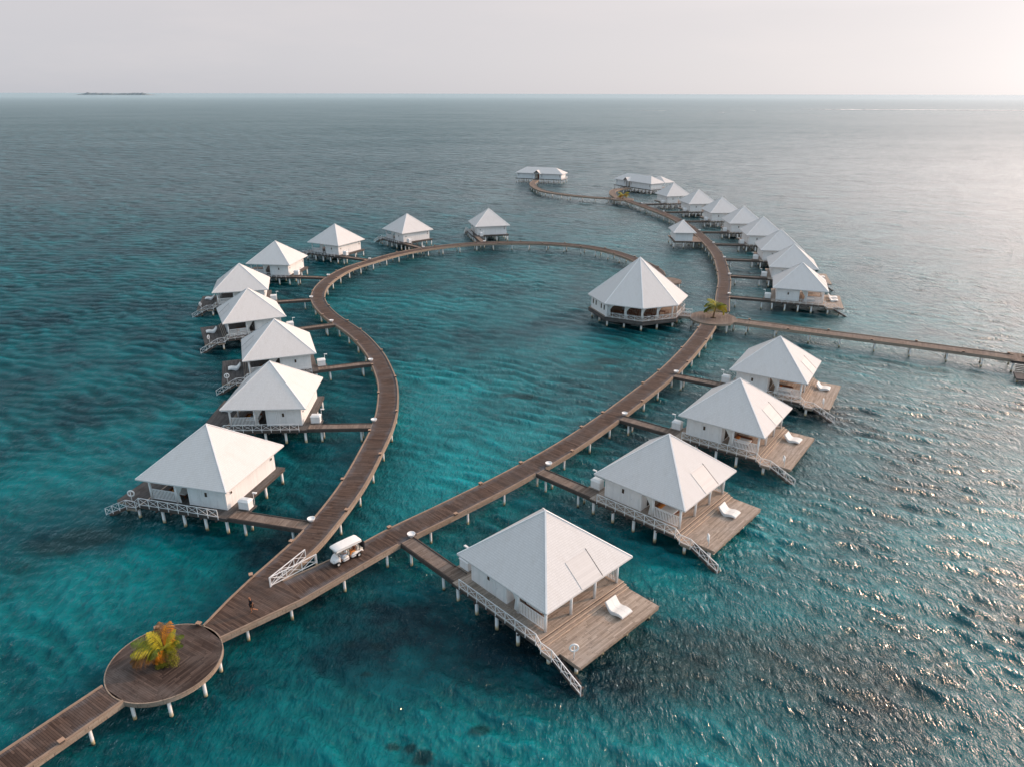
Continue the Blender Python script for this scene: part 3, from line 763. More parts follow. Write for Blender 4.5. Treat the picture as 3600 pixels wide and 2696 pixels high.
# railings ---------------------------------------------------------------
def rail(mb, P, h=.92, foot=.22, bay=1.18, t=.046, low=.14):
    """white X-braced railing along 3D base points"""
    for (a, b) in zip(P, P[1:]):
        L_ = math.dist(a, b); n = max(1, round(L_/bay))
        for k in range(n):
            p = tuple(a[i]+(b[i]-a[i])*k/n for i in range(3)); q = tuple(a[i]+(b[i]-a[i])*(k+1)/n for i in range(3))
            mb.bar((p[0], p[1], p[2]-foot), (p[0], p[1], p[2]+h), t*1.15, t*1.15, (1, 0, 0))
            mb.bar((p[0], p[1], p[2]+h), (q[0], q[1], q[2]+h), t*1.4, t*.9)
            mb.bar((p[0], p[1], p[2]+low), (q[0], q[1], q[2]+low), t*.8, t)
            mb.bar((p[0], p[1], p[2]+low), (q[0], q[1], q[2]+h-.03), t*.6, t*.7)
            mb.bar((p[0], p[1], p[2]+h-.03), (q[0], q[1], q[2]+low), t*.5, t*.72)
    p = P[-1]; mb.bar((p[0], p[1], p[2]-foot), (p[0], p[1], p[2]+h), t*1.15, t*1.15, (1, 0, 0))
for E_, side in ((LR, 'left'), (RL, 'right')):
    pts = [(-21.35, 51.85, DECK)]
    q = E_[0:7]; tgt = (-19.35, 56.1, DECK) if side == 'left' else (-18.1, 55.35, DECK)
    pts.append(tgt)
    if side == 'right': pts[0] = (-21.28, 51.92, DECK)
    mb = MB(); rail(mb, pts, 1.0, -.004, 1.5, .055)
    tag(mb.build('railing', 'rail_paint'), f'white X-braced railing arm along the {side} branch at the boardwalk fork', 'railing', 'V-shaped railing at the fork')

# ------------------------------------------------------------------ villas
EAVE = 4.75; RISE = 4.584; H_ = 5.5
def pyramid_roof(root, hx, hy, z, rise, mirror=False, mat='shingle', caps=True):
    ap = (0, 0, z+rise); C = [(-hx, -hy, z), (hx, -hy, z), (hx, hy, z), (-hx, hy, z)]
    mb = MB()
    for i in range(4):
        a, b = C[i], C[(i+1) % 4]; L_ = math.dist(a, b); m_ = tuple((a[k]+b[k])/2 for k in range(3)); sl_ = math.dist(m_, ap)
        mb.poly([a, b, ap], [(-L_/2+i*3, 0), (L_/2+i*3, 0), (i*3, sl_)])
        mb.poly([(a[0], a[1], z-.13), (b[0], b[1], z-.13), b, a])
    mb.poly([(c[0], c[1], z-.13) for c in C[::-1]])
    r_ = mb.build('roof', mat, root, mirror)
    if caps:
        for c in C:
            mb = MB(); mb.bar((c[0]*.995, c[1]*.995, c[2]+.02), (0, 0, ap[2]+.03), .15, .05); mb.build('hip_cap', 'white_paint', r_, mirror)
    return r_
def make_villa(mirror, label, group):
    BM_ = 'dark_boards' if mirror else 'deck_boards'  # left-row decks use darker boards, their house shade put into the colour
    root = thing('villa', label, 'villa', (0, 0, 0), 0, group); mi = mirror
    B = lambda mb, n, m, par=None: mb.build(n, m, par or root, mi)
    roof = pyramid_roof(root, H_, H_, EAVE, RISE, mi)
    # boarded patch in the sea-side slope
    def rp(y, z, lift=.025):
        x = H_*(1-(z-EAVE)/RISE); return (x+lift*.64, y, z+lift*.77)
    mb = MB(); L_ = math.dist(rp(0, EAVE), rp(0, 6.42))
    p = [rp(-1.2, EAVE+.02), rp(1.4, EAVE+.02), rp(1.4, 6.42), rp(-1.2, 6.42)]
    mb.poly(p, [(0, 0), (0, 2.6), (L_, 2.6), (L_, 0)]); B(mb, 'roof_panel', 'roof_boards', roof)
    mb = MB(); mb.bar(rp(1.42, EAVE+.05, .03), rp(1.42, 6.5, .03), .045, .03); B(mb, 'roof_seam', 'black_plastic', roof)
    mb = MB(); mb.bar(rp(-1.22, EAVE+.05, .03), rp(-1.22, 6.42, .03), .03, .02)
    B(mb, 'roof_trim', 'roof_boards', roof)
    # house
    z0, z1 = DECK, EAVE-.14
    wall = B(MB().box(-4.6, 0, -4.6, 4.6, z0+.003, z1), 'wall', 'white_boards')
    for x0, x1 in ((-4.25, -3.55), (-3.5, -2.8)):
        B(MB().box(x0, x1, -4.63, -4.6, z0+.12, z0+2.15), 'cupboard_door', 'white_paint', wall)
    d = B(MB().box(-1.25, -.35, -4.63, -4.6, z0+.06, z0+2.15), 'door', 'white_paint', wall)
    B(MB().tube((-1.15, -4.69, z0+1.0), (-1.15, -4.62, z0+1.0), .035, 6), 'handle', 'metal_rim', d)
    w_ = B(MB().box(-2.44, -2.06, -4.645, -4.6, z0+1.25, z0+1.85), 'window', 'white_paint', wall)
    B(MB().box(-2.39, -2.11, -4.665, -4.645, z0+1.3, z0+1.8), 'pane', 'window_dark', w_)
    for x in (-1.72, -1.42): B(MB().box(x-.03, x+.03, -4.64, -4.6, z0+.05, z1), 'batten', 'white_paint', wall)
    for y, z in ((-3.7, 1.65), (3.9, 1.65), (3.9, 2.15)):
        w_ = B(MB().box(-4.645, -4.6, y-.18, y+.18, z0+z-.18, z0+z+.18), 'window', 'white_paint', wall)
        B(MB().box(-4.665, -4.645, y-.13, y+.13, z0+z-.13, z0+z+.13), 'pane', 'window_dark', w_)
    for y0 in (-3.6, -1.2, 1.2): 
        gd = B(MB().box(0, .05, y0, y0+2.3, z0+.02, z0+2.3), 'glass_door', 'white_paint')
        B(MB().box(.05, .065, y0+.12, y0+2.18, z0+.15, z0+2.2), 'pane', 'door_glass', gd)
    # decks
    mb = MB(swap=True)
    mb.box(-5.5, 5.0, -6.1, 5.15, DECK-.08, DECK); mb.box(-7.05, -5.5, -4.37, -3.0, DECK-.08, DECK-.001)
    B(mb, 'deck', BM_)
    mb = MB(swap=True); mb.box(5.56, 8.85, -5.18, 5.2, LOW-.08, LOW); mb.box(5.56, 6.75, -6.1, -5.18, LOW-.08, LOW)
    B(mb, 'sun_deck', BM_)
    for x, z in ((5.0, -.17), (5.28, -.34)):
        sp_ = B(MB(swap=True).box(x+.002, x+.28, -6.08, 5.17, DECK+z-.16, DECK+z), 'step', BM_)
        B(MB().box(x+.225, x+.285, -6.09, 5.18, DECK+z-.045, DECK+z+.006), 'nosing', 'nosing_wood', sp_)
    mb = MB()
    for y in (-6.04, 5.09): mb.box(-5.45, 4.95, y-.05, y+.05, DECK-.38, DECK-.082)
    for x in (-5.44, 4.93): mb.box(x-.05, x+.05, -5.98, 5.03, DECK-.38, DECK-.082)
    for x in (-4.2, -2.4, -.6, 1.2, 3.0): mb.box(x-.08, x+.08, -6.25, 5.0, DECK-.50, DECK-.385)
    B(mb, 'edge_beam', 'dark_wood')
    B(MB().box(4.95, 5.012, -6.09, 5.16, DECK-.045, DECK+.006), 'nosing', 'nosing_wood')
    mb = MB()
    for y in (-5.12, 5.14): mb.box(5.6, 8.8, y-.05, y+.05, LOW-.36, LOW-.082)
    mb.box(8.74, 8.84, -5.06, 5.08, LOW-.34, LOW-.082); mb.box(5.62, 6.7, -6.08, -6.0, LOW-.36, LOW-.082); mb.box(5.6, 5.7, -6.0, 5.08, LOW-.3, LOW-.082)
    B(mb, 'deck_beam', 'beam_wood')
    # posts, screens, railing
    for x, y in ((4.62, -4.62), (4.62, -1.55), (4.62, 1.5), (4.62, 4.55), (1.45, -4.62), (1.45, 4.55)):
        B(MB().tube((x, y, DECK), (x, y, z1-.2), .135, 12), 'column', 'white_paint')
    mb = MB(); mb.box(0, 4.72, -4.7, -4.54, z1-.2, z1); mb.box(0, 4.72, 4.48, 4.64, z1-.2, z1); mb.box(4.54, 4.7, -4.54, 4.48, z1-.2, z1)
    B(mb, 'beam', 'white_paint')
    for y in (-4.62, 4.55):
        mb = MB()
        mb.box(1.6, 4.48, y-.03, y+.03, DECK+.10, DECK+.17); mb.box(1.6, 4.48, y-.035, y+.035, DECK+1.22, DECK+1.29)
        x = 1.64
        while x < 4.44: mb.box(x, x+.09, y-.02, y+.02, DECK+.17, DECK+1.22); x += .178
        B(mb, 'slatted_screen', 'white_paint')
    mb = MB(); rail(mb, [(-4.5, -6.14, DECK), (5.0, -6.14, DECK), (5.56, -6.14, LOW), (6.75, -6.14, LOW)])
    rail(mb, [(6.75, -6.14, LOW), (9.75, -6.05, -.05)], .92, .1, 1.1)
    B(mb, 'railing', 'rail_paint')
    # stair into the water
    st = B(MB().bar((6.7, -6.03, LOW-.16), (10.0, -6.0, -.45), .06, .2), 'stair', 'dark_wood')
    B(MB().bar((6.7, -5.24, LOW-.2), (10.0, -5.2, -.45), .06, .2), 'stringer', 'dark_wood', st)
    for k in range(9):
        t_ = (k+.6)/9; x = 6.75+3.1*t_; z = LOW-.05-1.6*t_
        B(MB(swap=True).box(x-.13, x+.13, -5.99, -5.28, z-.05, z), 'tread', 'dark_wood', st)
    # curtain gathered at the corner post
    mb = MB(); N = 22; rows = ((z1-.2, .25, 1.36), (z0+1.9, .62, 1.36), (z0+1.15, 1.08, 1.36), (z0+.6, 1.0, 1.38), (z0+.08, .92, 1.42))
    for z, xa, xb in rows:
        for k in range(N):
            t_ = k/(N-1); mb.v.append((xa+(xb-xa)*t_, -4.62+.05*sin(k*2.1)*(1 if z > z0+1.2 else .8), z))
    for i in range(len(rows)-1):
        for k in range(N-1): a = i*N+k; mb.face((a, a+1, a+N+1, a+N), smooth=True)
    B(mb, 'curtain', 'fabric_white')
    for x in (-5.15, -2.6, 0, 2.6):
        for y in (-5.75, -2.2, 1.4, 4.8):
            B(MB().tube((x, y, -1.6), (x, y, DECK-.3), .16, 10), 'pile', 'pile_paint')
    for x, y in ((5.85, -5.5), (5.85, -1.8), (5.85, 1.6), (5.85, 4.8), (8.1, -4.7), (8.1, -1.5), (8.1, 1.7), (8.1, 4.8)):
        B(MB().tube((x, y, -1.6), (x, y, LOW-.2), .16, 10), 'pile', 'pile_paint')
    return root

DESC = {
 'R1': 'largest white villa at bottom centre, one lounger on its sun deck',
 'R2': 'second villa of the near right row, rust marks on its roof patch',
 'R3': 'third white villa of the near right row, between two neighbours',
 'R4': 'last white villa of the near right row, closest to the straight sunlit boardwalk',
 'S1': 'nearest white villa of the far right row, two loungers on its deck',
 'S2': 'second white villa of the far right row, mostly its roof showing',
 'S3': 'third white villa of the far right row, counted from the palm junction',
 'S4': 'fourth white villa of the far right row, counted from the palm junction',
 'S5': 'fifth white villa of the far right row, counted from the palm junction',
 'S6': 'sixth white villa of the far right row, third from its far end',
 'S7': 'second to last white villa of the far right row, before the small palm platform',
 'S8': 'last white villa of the far right row, beside a long twin villa',
 'L1': 'nearest white villa of the left row, with a bright sunlit blank wall',
 'L2': 'second white villa up the left row, its roof overlapping the dark deck behind',
 'L3': 'third white villa up the left row, lifebuoy ring on its dark deck',
 'L4': 'fourth white villa up the left row, roof turned towards the camera',
 'L5': 'fifth white villa up the left row, at the leftmost bulge of the curve',
 'L6': 'sixth white villa of the left row, where the boardwalk starts bending right',
 'L7': 'seventh white villa of the left row, third from its far end',
 'L8': 'eighth white villa of the left row, second to last above the arc',
 'L9': 'ninth and last white villa of the left row, alone above the top of the arc'}
protoR = protoL = None
def place_villa(n):
    global protoR, protoL
    x, y, t = VILLAS[n]; grp = 'pyramid-roofed water villas'
    proto = protoL if n[0] == 'L' else protoR
    if proto is None:
        proto = make_villa(n[0] == 'L', DESC[n], grp); proto.location = (x, y, 0); proto.rotation_euler = (0, 0, radians(t))
        if n[0] == 'L': protoL = proto
        else: protoR = proto
    else: copy_tree(proto, DESC[n], (x, y, 0), radians(t), grp)
for n in VILLAS: place_villa(n)

# walkway, service box and planter bowl of every villa
def rowname(n): return f'{nth(n)} villa of the {ROWN[n[0]]}'
for n in VILLAS:
    d = vdir(n); e1_, e2_ = WALK[n]; t_ = radians(VILLAS[n][2])
    root = thing('villa_walkway', f'narrow timber walkway leading to the {rowname(n)}', 'walkway', (VILLAS[n][0], VILLAS[n][1], 0), t_, 'side walkways to the villas')
    sg = 1 if n[0] != 'L' else 1; mi = n[0] == 'L'
    mb = MB(); xs = 16; A = [(-5.502-e1_*k/xs, -5.98) for k in range(xs+1)]; B = [(-5.502-e2_*k/xs, -4.38) for k in range(xs+1)]
    strip(mb, A, B, DECK-.10, DECK-.002); mb.build('deck', 'path_boards', root, mi)
    for E_, y in ((e1_, -5.98), (e2_, -4.38)):
        s_ = -1 if y < -5 else 1
        mb = MB(); mb.box(-5.52-E_, -5.52, y+(-.07 if s_ < 0 else .003), y+(-.003 if s_ < 0 else .07), DECK-.36, DECK+.02)
        mb.build('edge_beam', 'dark_wood', root, mi)
        mb = MB(); mb.box(-5.52-E_+.05, -5.52 if s_ < 0 else -7.1, y-(.0 if s_ < 0 else .1), y+(.1 if s_ < 0 else 0), DECK, DECK+.08)
        mb.build('kerb', 'dark_wood', root, mi)
    for x in (-7.25, -5.5-min(e1_, e2_)+1.3):
        for y in (-5.75, -4.6):
            MB().tube((x, y, -1.6), (x, y, DECK-.3), .125, 10).build('pile', 'pile_paint', root, mi)
        MB().box(x-.08, x+.08, -5.95, -4.4, DECK-.30, DECK-.12).build('cross_beam', 'dark_wood', root, mi)

def make_box(label):
    r_ = thing('service_box', label, 'utility box', (0, 0, 0), 0, 'white service boxes by the villas')
    mb = MB(); mb.box(-.6, .6, -.42, .42, .05, .95)
    for k in range(6): mb.box(-.55, .55, -.45, -.42, .14+k*.13, .20+k*.13)
    b_ = mb.build('cabinet', 'white_paint', r_)
    mb = MB(); mb.hexa([(-.66, -.5, .95), (.66, -.5, .95), (.66, .5, .95), (-.66, .5, .95), (-.5, -.26, 1.16), (.5, -.26, 1.16), (.5, .26, 1.16), (-.5, .26, 1.16)])
    mb.build('lid', 'white_paint', r_)
    return r_
def make_shower(label):
    r_ = thing('shower_post', label, 'post lamp', (0, 0, 0), 0, 'white hooked posts by the service boxes')
    MB().tube((0, 0, 0), (0, 0, 1.62), .03, 6).build('pole', 'white_paint', r_)
    MB().hexa([(-.06, -.1, 1.6), (.42, -.12, 1.56), (.42, .12, 1.56), (-.06, .1, 1.6), (-.06, -.1, 1.66), (.42, -.12, 1.66), (.42, .12, 1.66), (-.06, .1, 1.66)]).build('lamp_head', 'white_paint', r_)
    return r_
def make_bowl(label):
    r_ = thing('planter_bowl', label, 'bowl', (0, 0, 0), 0, 'white bowls at the walkway corners')
    MB().lathe([(.0, .0), (.22, .0), (.30, .08), (.40, .30), (.41, .34), (.37, .34), (.34, .28), (0, .26)], 20).build('bowl', 'white_paint', r_)
    return r_
box0 = sh0 = bw0 = None
BOWLS = {'L1': (-20.1, 62.4), 'L2': (-18.35, 86.0), 'L3': (-22.9, 109.4), 'L4': (-34.1, 130.6), 'L5': (-42.5, 148.0), 'L6': (-43.6, 167.4), 'L7': (-37.6, 185.9),
 'L8': (-24.9, 201.2), 'L9': (-7.9, 210.0), 'R1': (-9.9, 60.0), 'R2': (4.0, 74.4), 'R3': (15.3, 88.3), 'R4': (25.8, 104.3), 'S1': (47.3, 151.0), 'S2': (52.7, 169.5), 'S3': (56.7, 188.8), 'S4': (58.8, 208.5),
 'S5': (59.8, 229.6), 'S6': (59.3, 248.5), 'S7': (56.4, 268.6), 'S8': (51.4, 289.0)}
for n in VILLAS:
    t_ = radians(VILLAS[n][2]); mir = n[0] == 'L'
    p = vloc(n, -6.22, -3.72); lb = f'white louvred service box beside the {rowname(n)}'
    if box0 is None: box0 = make_box(lb); o = box0
    else: o = copy_tree(box0, lb, (0, 0, 0), 0, 'white service boxes by the villas')
    o.location = (*p, DECK); o.rotation_euler = (0, 0, t_)
    p = vloc(n, -6.85, -3.12); lb = f'thin hooked white post beside the {rowname(n)}'
    if sh0 is None: sh0 = make_shower(lb); o = sh0
    else: o = copy_tree(sh0, lb, (0, 0, 0), 0, 'white hooked posts by the service boxes')
    o.location = (*p, DECK); o.rotation_euler = (0, 0, t_ + (0 if mir else pi))
    if n in BOWLS:
        lb = f'round white bowl where the walkway starts to the {rowname(n)}'
        # seat the bowl on the kerb line next to the junction
        E_ = LL if mir else RR if n[0] == 'R' else offset(NC, -HW)
        q = min(E_, key=lambda e: hypot(e[0]-BOWLS[n][0], e[1]-BOWLS[n][1]))
        c_ = min(LC if mir else RC if n[0] == 'R' else NC, key=lambda e: hypot(e[0]-q[0], e[1]-q[1]))
        dd = hypot(c_[0]-q[0], c_[1]-q[1]) or 1; q = (q[0]+(c_[0]-q[0])/dd*.12, q[1]+(c_[1]-q[1])/dd*.12)
        if bw0 is None: bw0 = make_bowl(lb); o = bw0
        else: o = copy_tree(bw0, lb, (0, 0, 0), 0, 'white bowls at the walkway corners')
        o.location = (*q, DECK+.112)

# loungers and lifebuoys ---------------------------------------------------
def make_lounger(label):
    r_ = thing('sun_lounger', label, 'sun lounger', (0, 0, 0), 0, 'white wave-shaped sun loungers')
    top = [(0, .26), (.18, .33), (.45, .37), (.75, .34), (1.0, .27), (1.2, .25), (1.38, .32), (1.6, .55), (1.85, .86)]
    bot = [(0, .16), (.2, .20), (.5, .18), (.8, .08), (1.05, .0), (1.3, .0), (1.5, .14), (1.7, .42), (1.95, .80)]
    def slab(y0, y1, up, dn):
        mb = MB(); n = len(up)
        for (x, z), (x2, z2) in zip(up, dn): mb.v += [(x, y0, z), (x, y1, z), (x2, y1, z2), (x2, y0, z2)]
        for i in range(n-1):
            p = 4*i; q = p+4
            mb.face((p, q, q+1, p+1)); mb.face((p+2, q+2, q+3, p+3)); mb.face((p, p+3, q+3, q)); mb.face((p+1, q+1, q+2, p+2))
        mb.face((0, 1, 2, 3)); p = 4*(n-1); mb.face((p, p+3, p+2, p+1)); return mb
    slab(-.70, .70, top, bot).build('shell', 'white_paint', r_)
    cu = [(x, z+.055) for x, z in top]
    for y0, y1 in ((-.66, -.01), (.01, .66)): slab(y0, y1, cu, top).build('cushion', 'fabric_white', r_)
    return r_
LOUN = {'R1': (7.8, 2.08, 0), 'R2': (7.75, 2.0, .05), 'R3': (7.8, 2.6, -.05), 'R4': (7.7, 2.4, 0), 'S1': (8.1, .2, 0), 'S1b': (8.1, 2.6, 0), 'S2': (8.0, .8, 0),
        'L2': (7.9, 1.6, .1), 'L3': (7.9, .6, 0), 'L4': (8.1, 1.2, 0), 'L5': (8.0, 2.4, 0)}
l0 = None
for k, (x, y, dr) in LOUN.items():
    n = k[:2]; lb = f'white double lounger on the deck of the {rowname(n)}'
    if k == 'S1': lb = 'white double lounger nearer the stair on the two-lounger deck of the far right row'
    if k == 'S1b': lb = 'white double lounger farther from the stair on the two-lounger deck, far right row'
    if l0 is None: l0 = make_lounger(lb); o = l0
    else: o = copy_tree(l0, lb, (0, 0, 0), 0, 'white wave-shaped sun loungers')
    o.location = (*vloc(n, x, y), LOW); t_ = radians(VILLAS[n][2])
    o.rotation_euler = (0, 0, t_ + (0 if n[0] == 'L' else pi) + dr)
def make_buoy(label):
    r_ = thing('lifebuoy_stand', label, 'lifebuoy', (0, 0, 0), 0, 'white lifebuoys on deck posts')
    MB().tube((0, 0, 0), (0, 0, 1.25), .045, 8).build('post', 'white_paint', r_)
    mb = MB(); N, K = 24, 8
    for i in range(N):
        a = 2*pi*i/N
        for k in range(K):
            b_ = 2*pi*k/K; R_ = .33+.075*cos(b_); mb.v.append((R_*cos(a), .11+.075*sin(b_), 1.0+R_*sin(a)))
    for i in range(N):
        for k in range(K): mb.face((i*K+k, ((i+1) % N)*K+k, ((i+1) % N)*K+(k+1) % K, i*K+(k+1) % K), smooth=True)
    mb.build('ring', 'white_paint', r_)
    return r_
BU = {'R1': (7.9, -4.8, 0), 'R2': (7.95, -4.75, 1.35), 'R3': (7.95, -4.75, 1.35), 'R4': (7.9, -4.8, 1.0), 'L1': (6.95, -5.05, .0), 'L3': (8.0, -4.9, .3), 'L4': (8.0, -4.9, 1.4), 'L5': (8.0, -4.9, 1.3)}
b0 = None
for n, (x, y, a) in BU.items():
    lb = f'white lifebuoy ring on the deck of the {rowname(n)}'
    if b0 is None: b0 = make_buoy(lb); o = b0
    else: o = copy_tree(b0, lb, (0, 0, 0), 0, 'white lifebuoys on deck posts')
    o.location = (*vloc(n, x, y), LOW); o.rotation_euler = (0, 0, a+.1)
# day beds seen through the verandas
def make_bed(label):
    r_ = thing('day_bed', label, 'day bed', (0, 0, 0), 0, 'day beds on the villa verandas')
    mb = MB(); mb.box(-.95, .95, -.75, .75, .22, .34)
    for x in (-.88, .88):
        for y in (-.68, .68): mb.box(x-.06, x+.06, y-.06, y+.06, 0, .22)
    mb.box(-.95, -.85, -.75, .75, .34, .85); mb.box(-.95, .95, .66, .75, .34, .75)
    mb.build('frame', 'furniture_wood', r_)
    MB().box(-.82, .92, -.7, .64, .34, .50).build('mattress', 'fabric_white', r_)
    MB().box(-.80, -.5, -.6, .55, .50, .66).build('pillow', 'fabric_orange', r_)
    return r_
d0 = None
for n in ('R1', 'R2', 'R3', 'R4', 'S1', 'L1', 'L2', 'L3', 'L4'):
    lb = f'brown day bed with pale mattress, veranda of the {rowname(n)}'
    if d0 is None: d0 = make_bed(lb); o = d0
    else: o = copy_tree(d0, lb, (0, 0, 0), 0, 'day beds on the villa verandas')
    o.location = (*vloc(n, 2.2, -2.9), DECK); o.rotation_euler = (0, 0, radians(VILLAS[n][2]))

# ------------------------------------------------------------------ octagonal pavilion
PC = (25.46, 140.99)
def pavilion():
    root = thing('pavilion', 'large white octagonal open-sided pavilion with a tall pointed roof', 'pavilion', (*PC, 0), 0)
    ang = [radians(-93.5+45*k) for k in range(8)]
    def ring(r, z): return [(r*cos(a), r*sin(a), z) for a in ang]
    # roof
    ap = (0, 0, 12.4); C = ring(10.05, EAVE); mb = MB()
    for i in range(8):
        a, b = C[i], C[(i+1) % 8]; L_ = math.dist(a, b); m_ = tuple((a[k]+b[k])/2 for k in range(3)); sl_ = math.dist(m_, ap)
        mb.poly([a, b, ap], [(-L_/2, 0), (L_/2, 0), (0, sl_)])
        mb.poly([(a[0], a[1], EAVE-.15), (b[0], b[1], EAVE-.15), b, a])
    mb.poly([(c[0], c[1], EAVE-.15) for c in C[::-1]])
    rf = mb.build('roof', 'shingle', root)
    for c in C:
        mb = MB(); mb.bar((c[0]*.995, c[1]*.995, c[2]+.03), (0, 0, 12.43), .18, .06); mb.build('hip_cap', 'white_paint', rf)
    # deck with a deep boarded skirt
    D1 = ring(9.75, 0); mb = MB(); mb.prism([(x, y) for x, y, z in D1], DECK-.12, DECK); mb.build('deck', 'deck_boards', root)
    mb = MB(); O = ring(9.83, DECK-.75); O2 = ring(9.83, DECK+.015); I = ring(9.72, DECK-.75); I2 = ring(9.755, DECK+.015)
    for i in range(8):
        j = (i+1) % 8
        mb.poly([O[i], O[j], O2[j], O2[i]], [(0, 0), (7.5, 0), (7.5, .77), (0, .77)]); mb.poly([O2[i], O2[j], I2[j], I2[i]]); mb.poly([I[j], I[i], O2[i], O2[j]])
    mb.build('skirt', 'dark_boards', root)
    # solid walls on the west sides
    W = ring(9.3, 0); 
    for i in (5, 6):
        a, b = W[i], W[(i+1) % 8]; n_ = ((a[0]+b[0])/2, (a[1]+b[1])/2); l_ = hypot(*n_); n_ = (n_[0]/l_, n_[1]/l_)
        mb = MB(); q = [(a[0], a[1]), (b[0], b[1]), (b[0]-n_[0]*.2, b[1]-n_[1]*.2), (a[0]-n_[0]*.2, a[1]-n_[1]*.2)]
        mb.prism(q, DECK, EAVE-.15); wl = mb.build('wall', 'white_boards', root)
        for t in (.14, .32, .66, .84):
            for z, h in ((1.05, .95), (2.2, .28)):
                p = (a[0]+(b[0]-a[0])*t, a[1]+(b[1]-a[1])*t); d = ((b[0]-a[0])/math.dist(a, b), (b[1]-a[1])/math.dist(a, b))
                c1 = (p[0]-d[0]*.2+n_[0]*.02, p[1]-d[1]*.2+n_[1]*.02); c2 = (p[0]+d[0]*.2+n_[0]*.02, p[1]+d[1]*.2+n_[1]*.02)
                mb = MB(); mb.bar((c1[0], c1[1], DECK+z+h/2), (c2[0], c2[1], DECK+z+h/2), .05, h); mb.build('window', 'window_dark', wl)
    # partition behind the dining floor
    mb = MB(); a, b = ring(6.4, 0)[6], ring(6.4, 0)[3]
    mb.bar((-8.2, 1.2, DECK+1.3), (-.5, 5.2, DECK+1.3), .15, 2.55); mb.build('partition', 'white_boards', root)
    # posts with tied curtains
    P_ = ring(8.75, 0)
    for i in (0, 1, 2, 3, 4, 5, 7):
        a = P_[i]; b = P_[(i+1) % 8]
        spots = [a] + ([((a[0]+b[0])/2, (a[1]+b[1])/2)] if i in (0, 1, 2, 3, 4, 7) else [])
        for p in spots:
            MB().tube((p[0], p[1], DECK), (p[0], p[1], EAVE-.15), .15, 10).build('column', 'white_paint', root)
        if i in (0, 1, 7):
            for p, e in [(spots[0], b)] + ([(spots[1], b)] if len(spots) > 1 else []):
                d = (e[0]-p[0], e[1]-p[1]); l_ = hypot(*d); d = (d[0]/l_, d[1]/l_)
                mb = MB(); N = 12
                for z, w0, w1 in ((EAVE-.3, .16, 1.5), (DECK+2.0, .14, .75), (DECK+1.35, .12, .34), (DECK+.1, .12, .42)):
                    for k in range(N):
                        t = w0+(w1-w0)*k/(N-1); o_ = .05*sin(k*2.3); mb.v.append((p[0]+d[0]*t-d[1]*o_, p[1]+d[1]*t+d[0]*o_, z))
                for r_ in range(3):
                    for k in range(N-1): q = r_*N+k; mb.face((q, q+1, q+N+1, q+N), smooth=True)
                mb.build('curtain', 'fabric_white', root)
    Rg = ring(9.66, DECK)
    for i in (7, 0, 1, 2, 3, 4):
        a, b = Rg[i], Rg[(i+1) % 8]
        if i == 1:
            # leave the doorway to the junction open
            m1 = tuple(a[k]+(b[k]-a[k])*.50 for k in range(3)); m2 = tuple(a[k]+(b[k]-a[k])*.80 for k in range(3))
            for u, v in ((a, m1), (m2, b)):
                mb = MB(); rail(mb, [u, v], .95, .25, 1.2, .06); mb.build('railing', 'rail_paint', root)
        else:
            mb = MB(); rail(mb, [a, b], .95, .25, 1.45, .06); mb.build('railing', 'rail_paint', root)
    for i, a in enumerate(ring(9.0, 0)):
        b = ring(9.0, 0)[(i+1) % 8]
        for p in (a, ((a[0]+b[0])/2, (a[1]+b[1])/2)):
            MB().tube((p[0], p[1], -1.6), (p[0], p[1], DECK-.2), .19, 10).build('pile', 'pile_paint', root)
    return ang
ang = pavilion()
# link bridge from the pavilion to the junction, with railings
root = thing('boardwalk', 'short railed bridge between the octagonal pavilion and the palm junction', 'boardwalk', (0, 0, 0), 0, 'boardwalk spans')
LK = [(32.9, 136.9), (35.4, 135.9)]; LKc = resample([(33.15, 136.6), (35.35, 135.75)], 4)
mb = MB(); strip(mb, offset(LKc, 1.2), offset(LKc, -1.2), DECK-.10, DECK-.004); mb.build('deck', 'path_boards', root)
for sg in (1, -1):
    E_ = offset(LKc, sg*1.15); mb = MB(); rail(mb, [(*E_[0], DECK), (*E_[-1], DECK)], .95, .2, 1.2, .06); mb.build('railing', 'rail_paint', root)
    beam_run(root, LKc, sg*1.27, -sg*.067)
# small round landing behind the pavilion
PLAT4 = (36.3, 164.2, 3.3)
def small_round():
    cx, cy, R_ = PLAT4; root = thing('round_platform', 'small round timber landing half hidden behind the octagonal pavilion roof', 'platform', (cx, cy, 0), 0, 'round palm platforms')
    mb = MB(); mb.prism([(R_*cos(2*pi*k/40), R_*sin(2*pi*k/40)) for k in range(40)], DECK-.35, DECK-.008, .6); mb.build('deck', 'path_boards', root)
    for k in range(6):
        a = 2*pi*k/6; MB().tube(((R_-.4)*cos(a), (R_-.4)*sin(a), -1.6), ((R_-.4)*cos(a), (R_-.4)*sin(a), DECK-.3), .14, 10).build('pile', 'pile_paint', root)
small_round()
root = thing('boardwalk', 'short span joining the S-curved boardwalk to the back of the pavilion', 'boardwalk', (0, 0, 0), 0, 'boardwalk spans')
BK = crom([(35.5, 169.6), (34.2, 163.0), (31.8, 157.0), (29.2, 150.3)], .7)
mb = MB(); strip(mb, offset(BK, 1.2), offset(BK, -1.2), DECK-.10, DECK-.012); mb.build('deck', 'path_boards', root)
for sg in (1, -1): beam_run(root, BK, sg*1.27, -sg*.067)
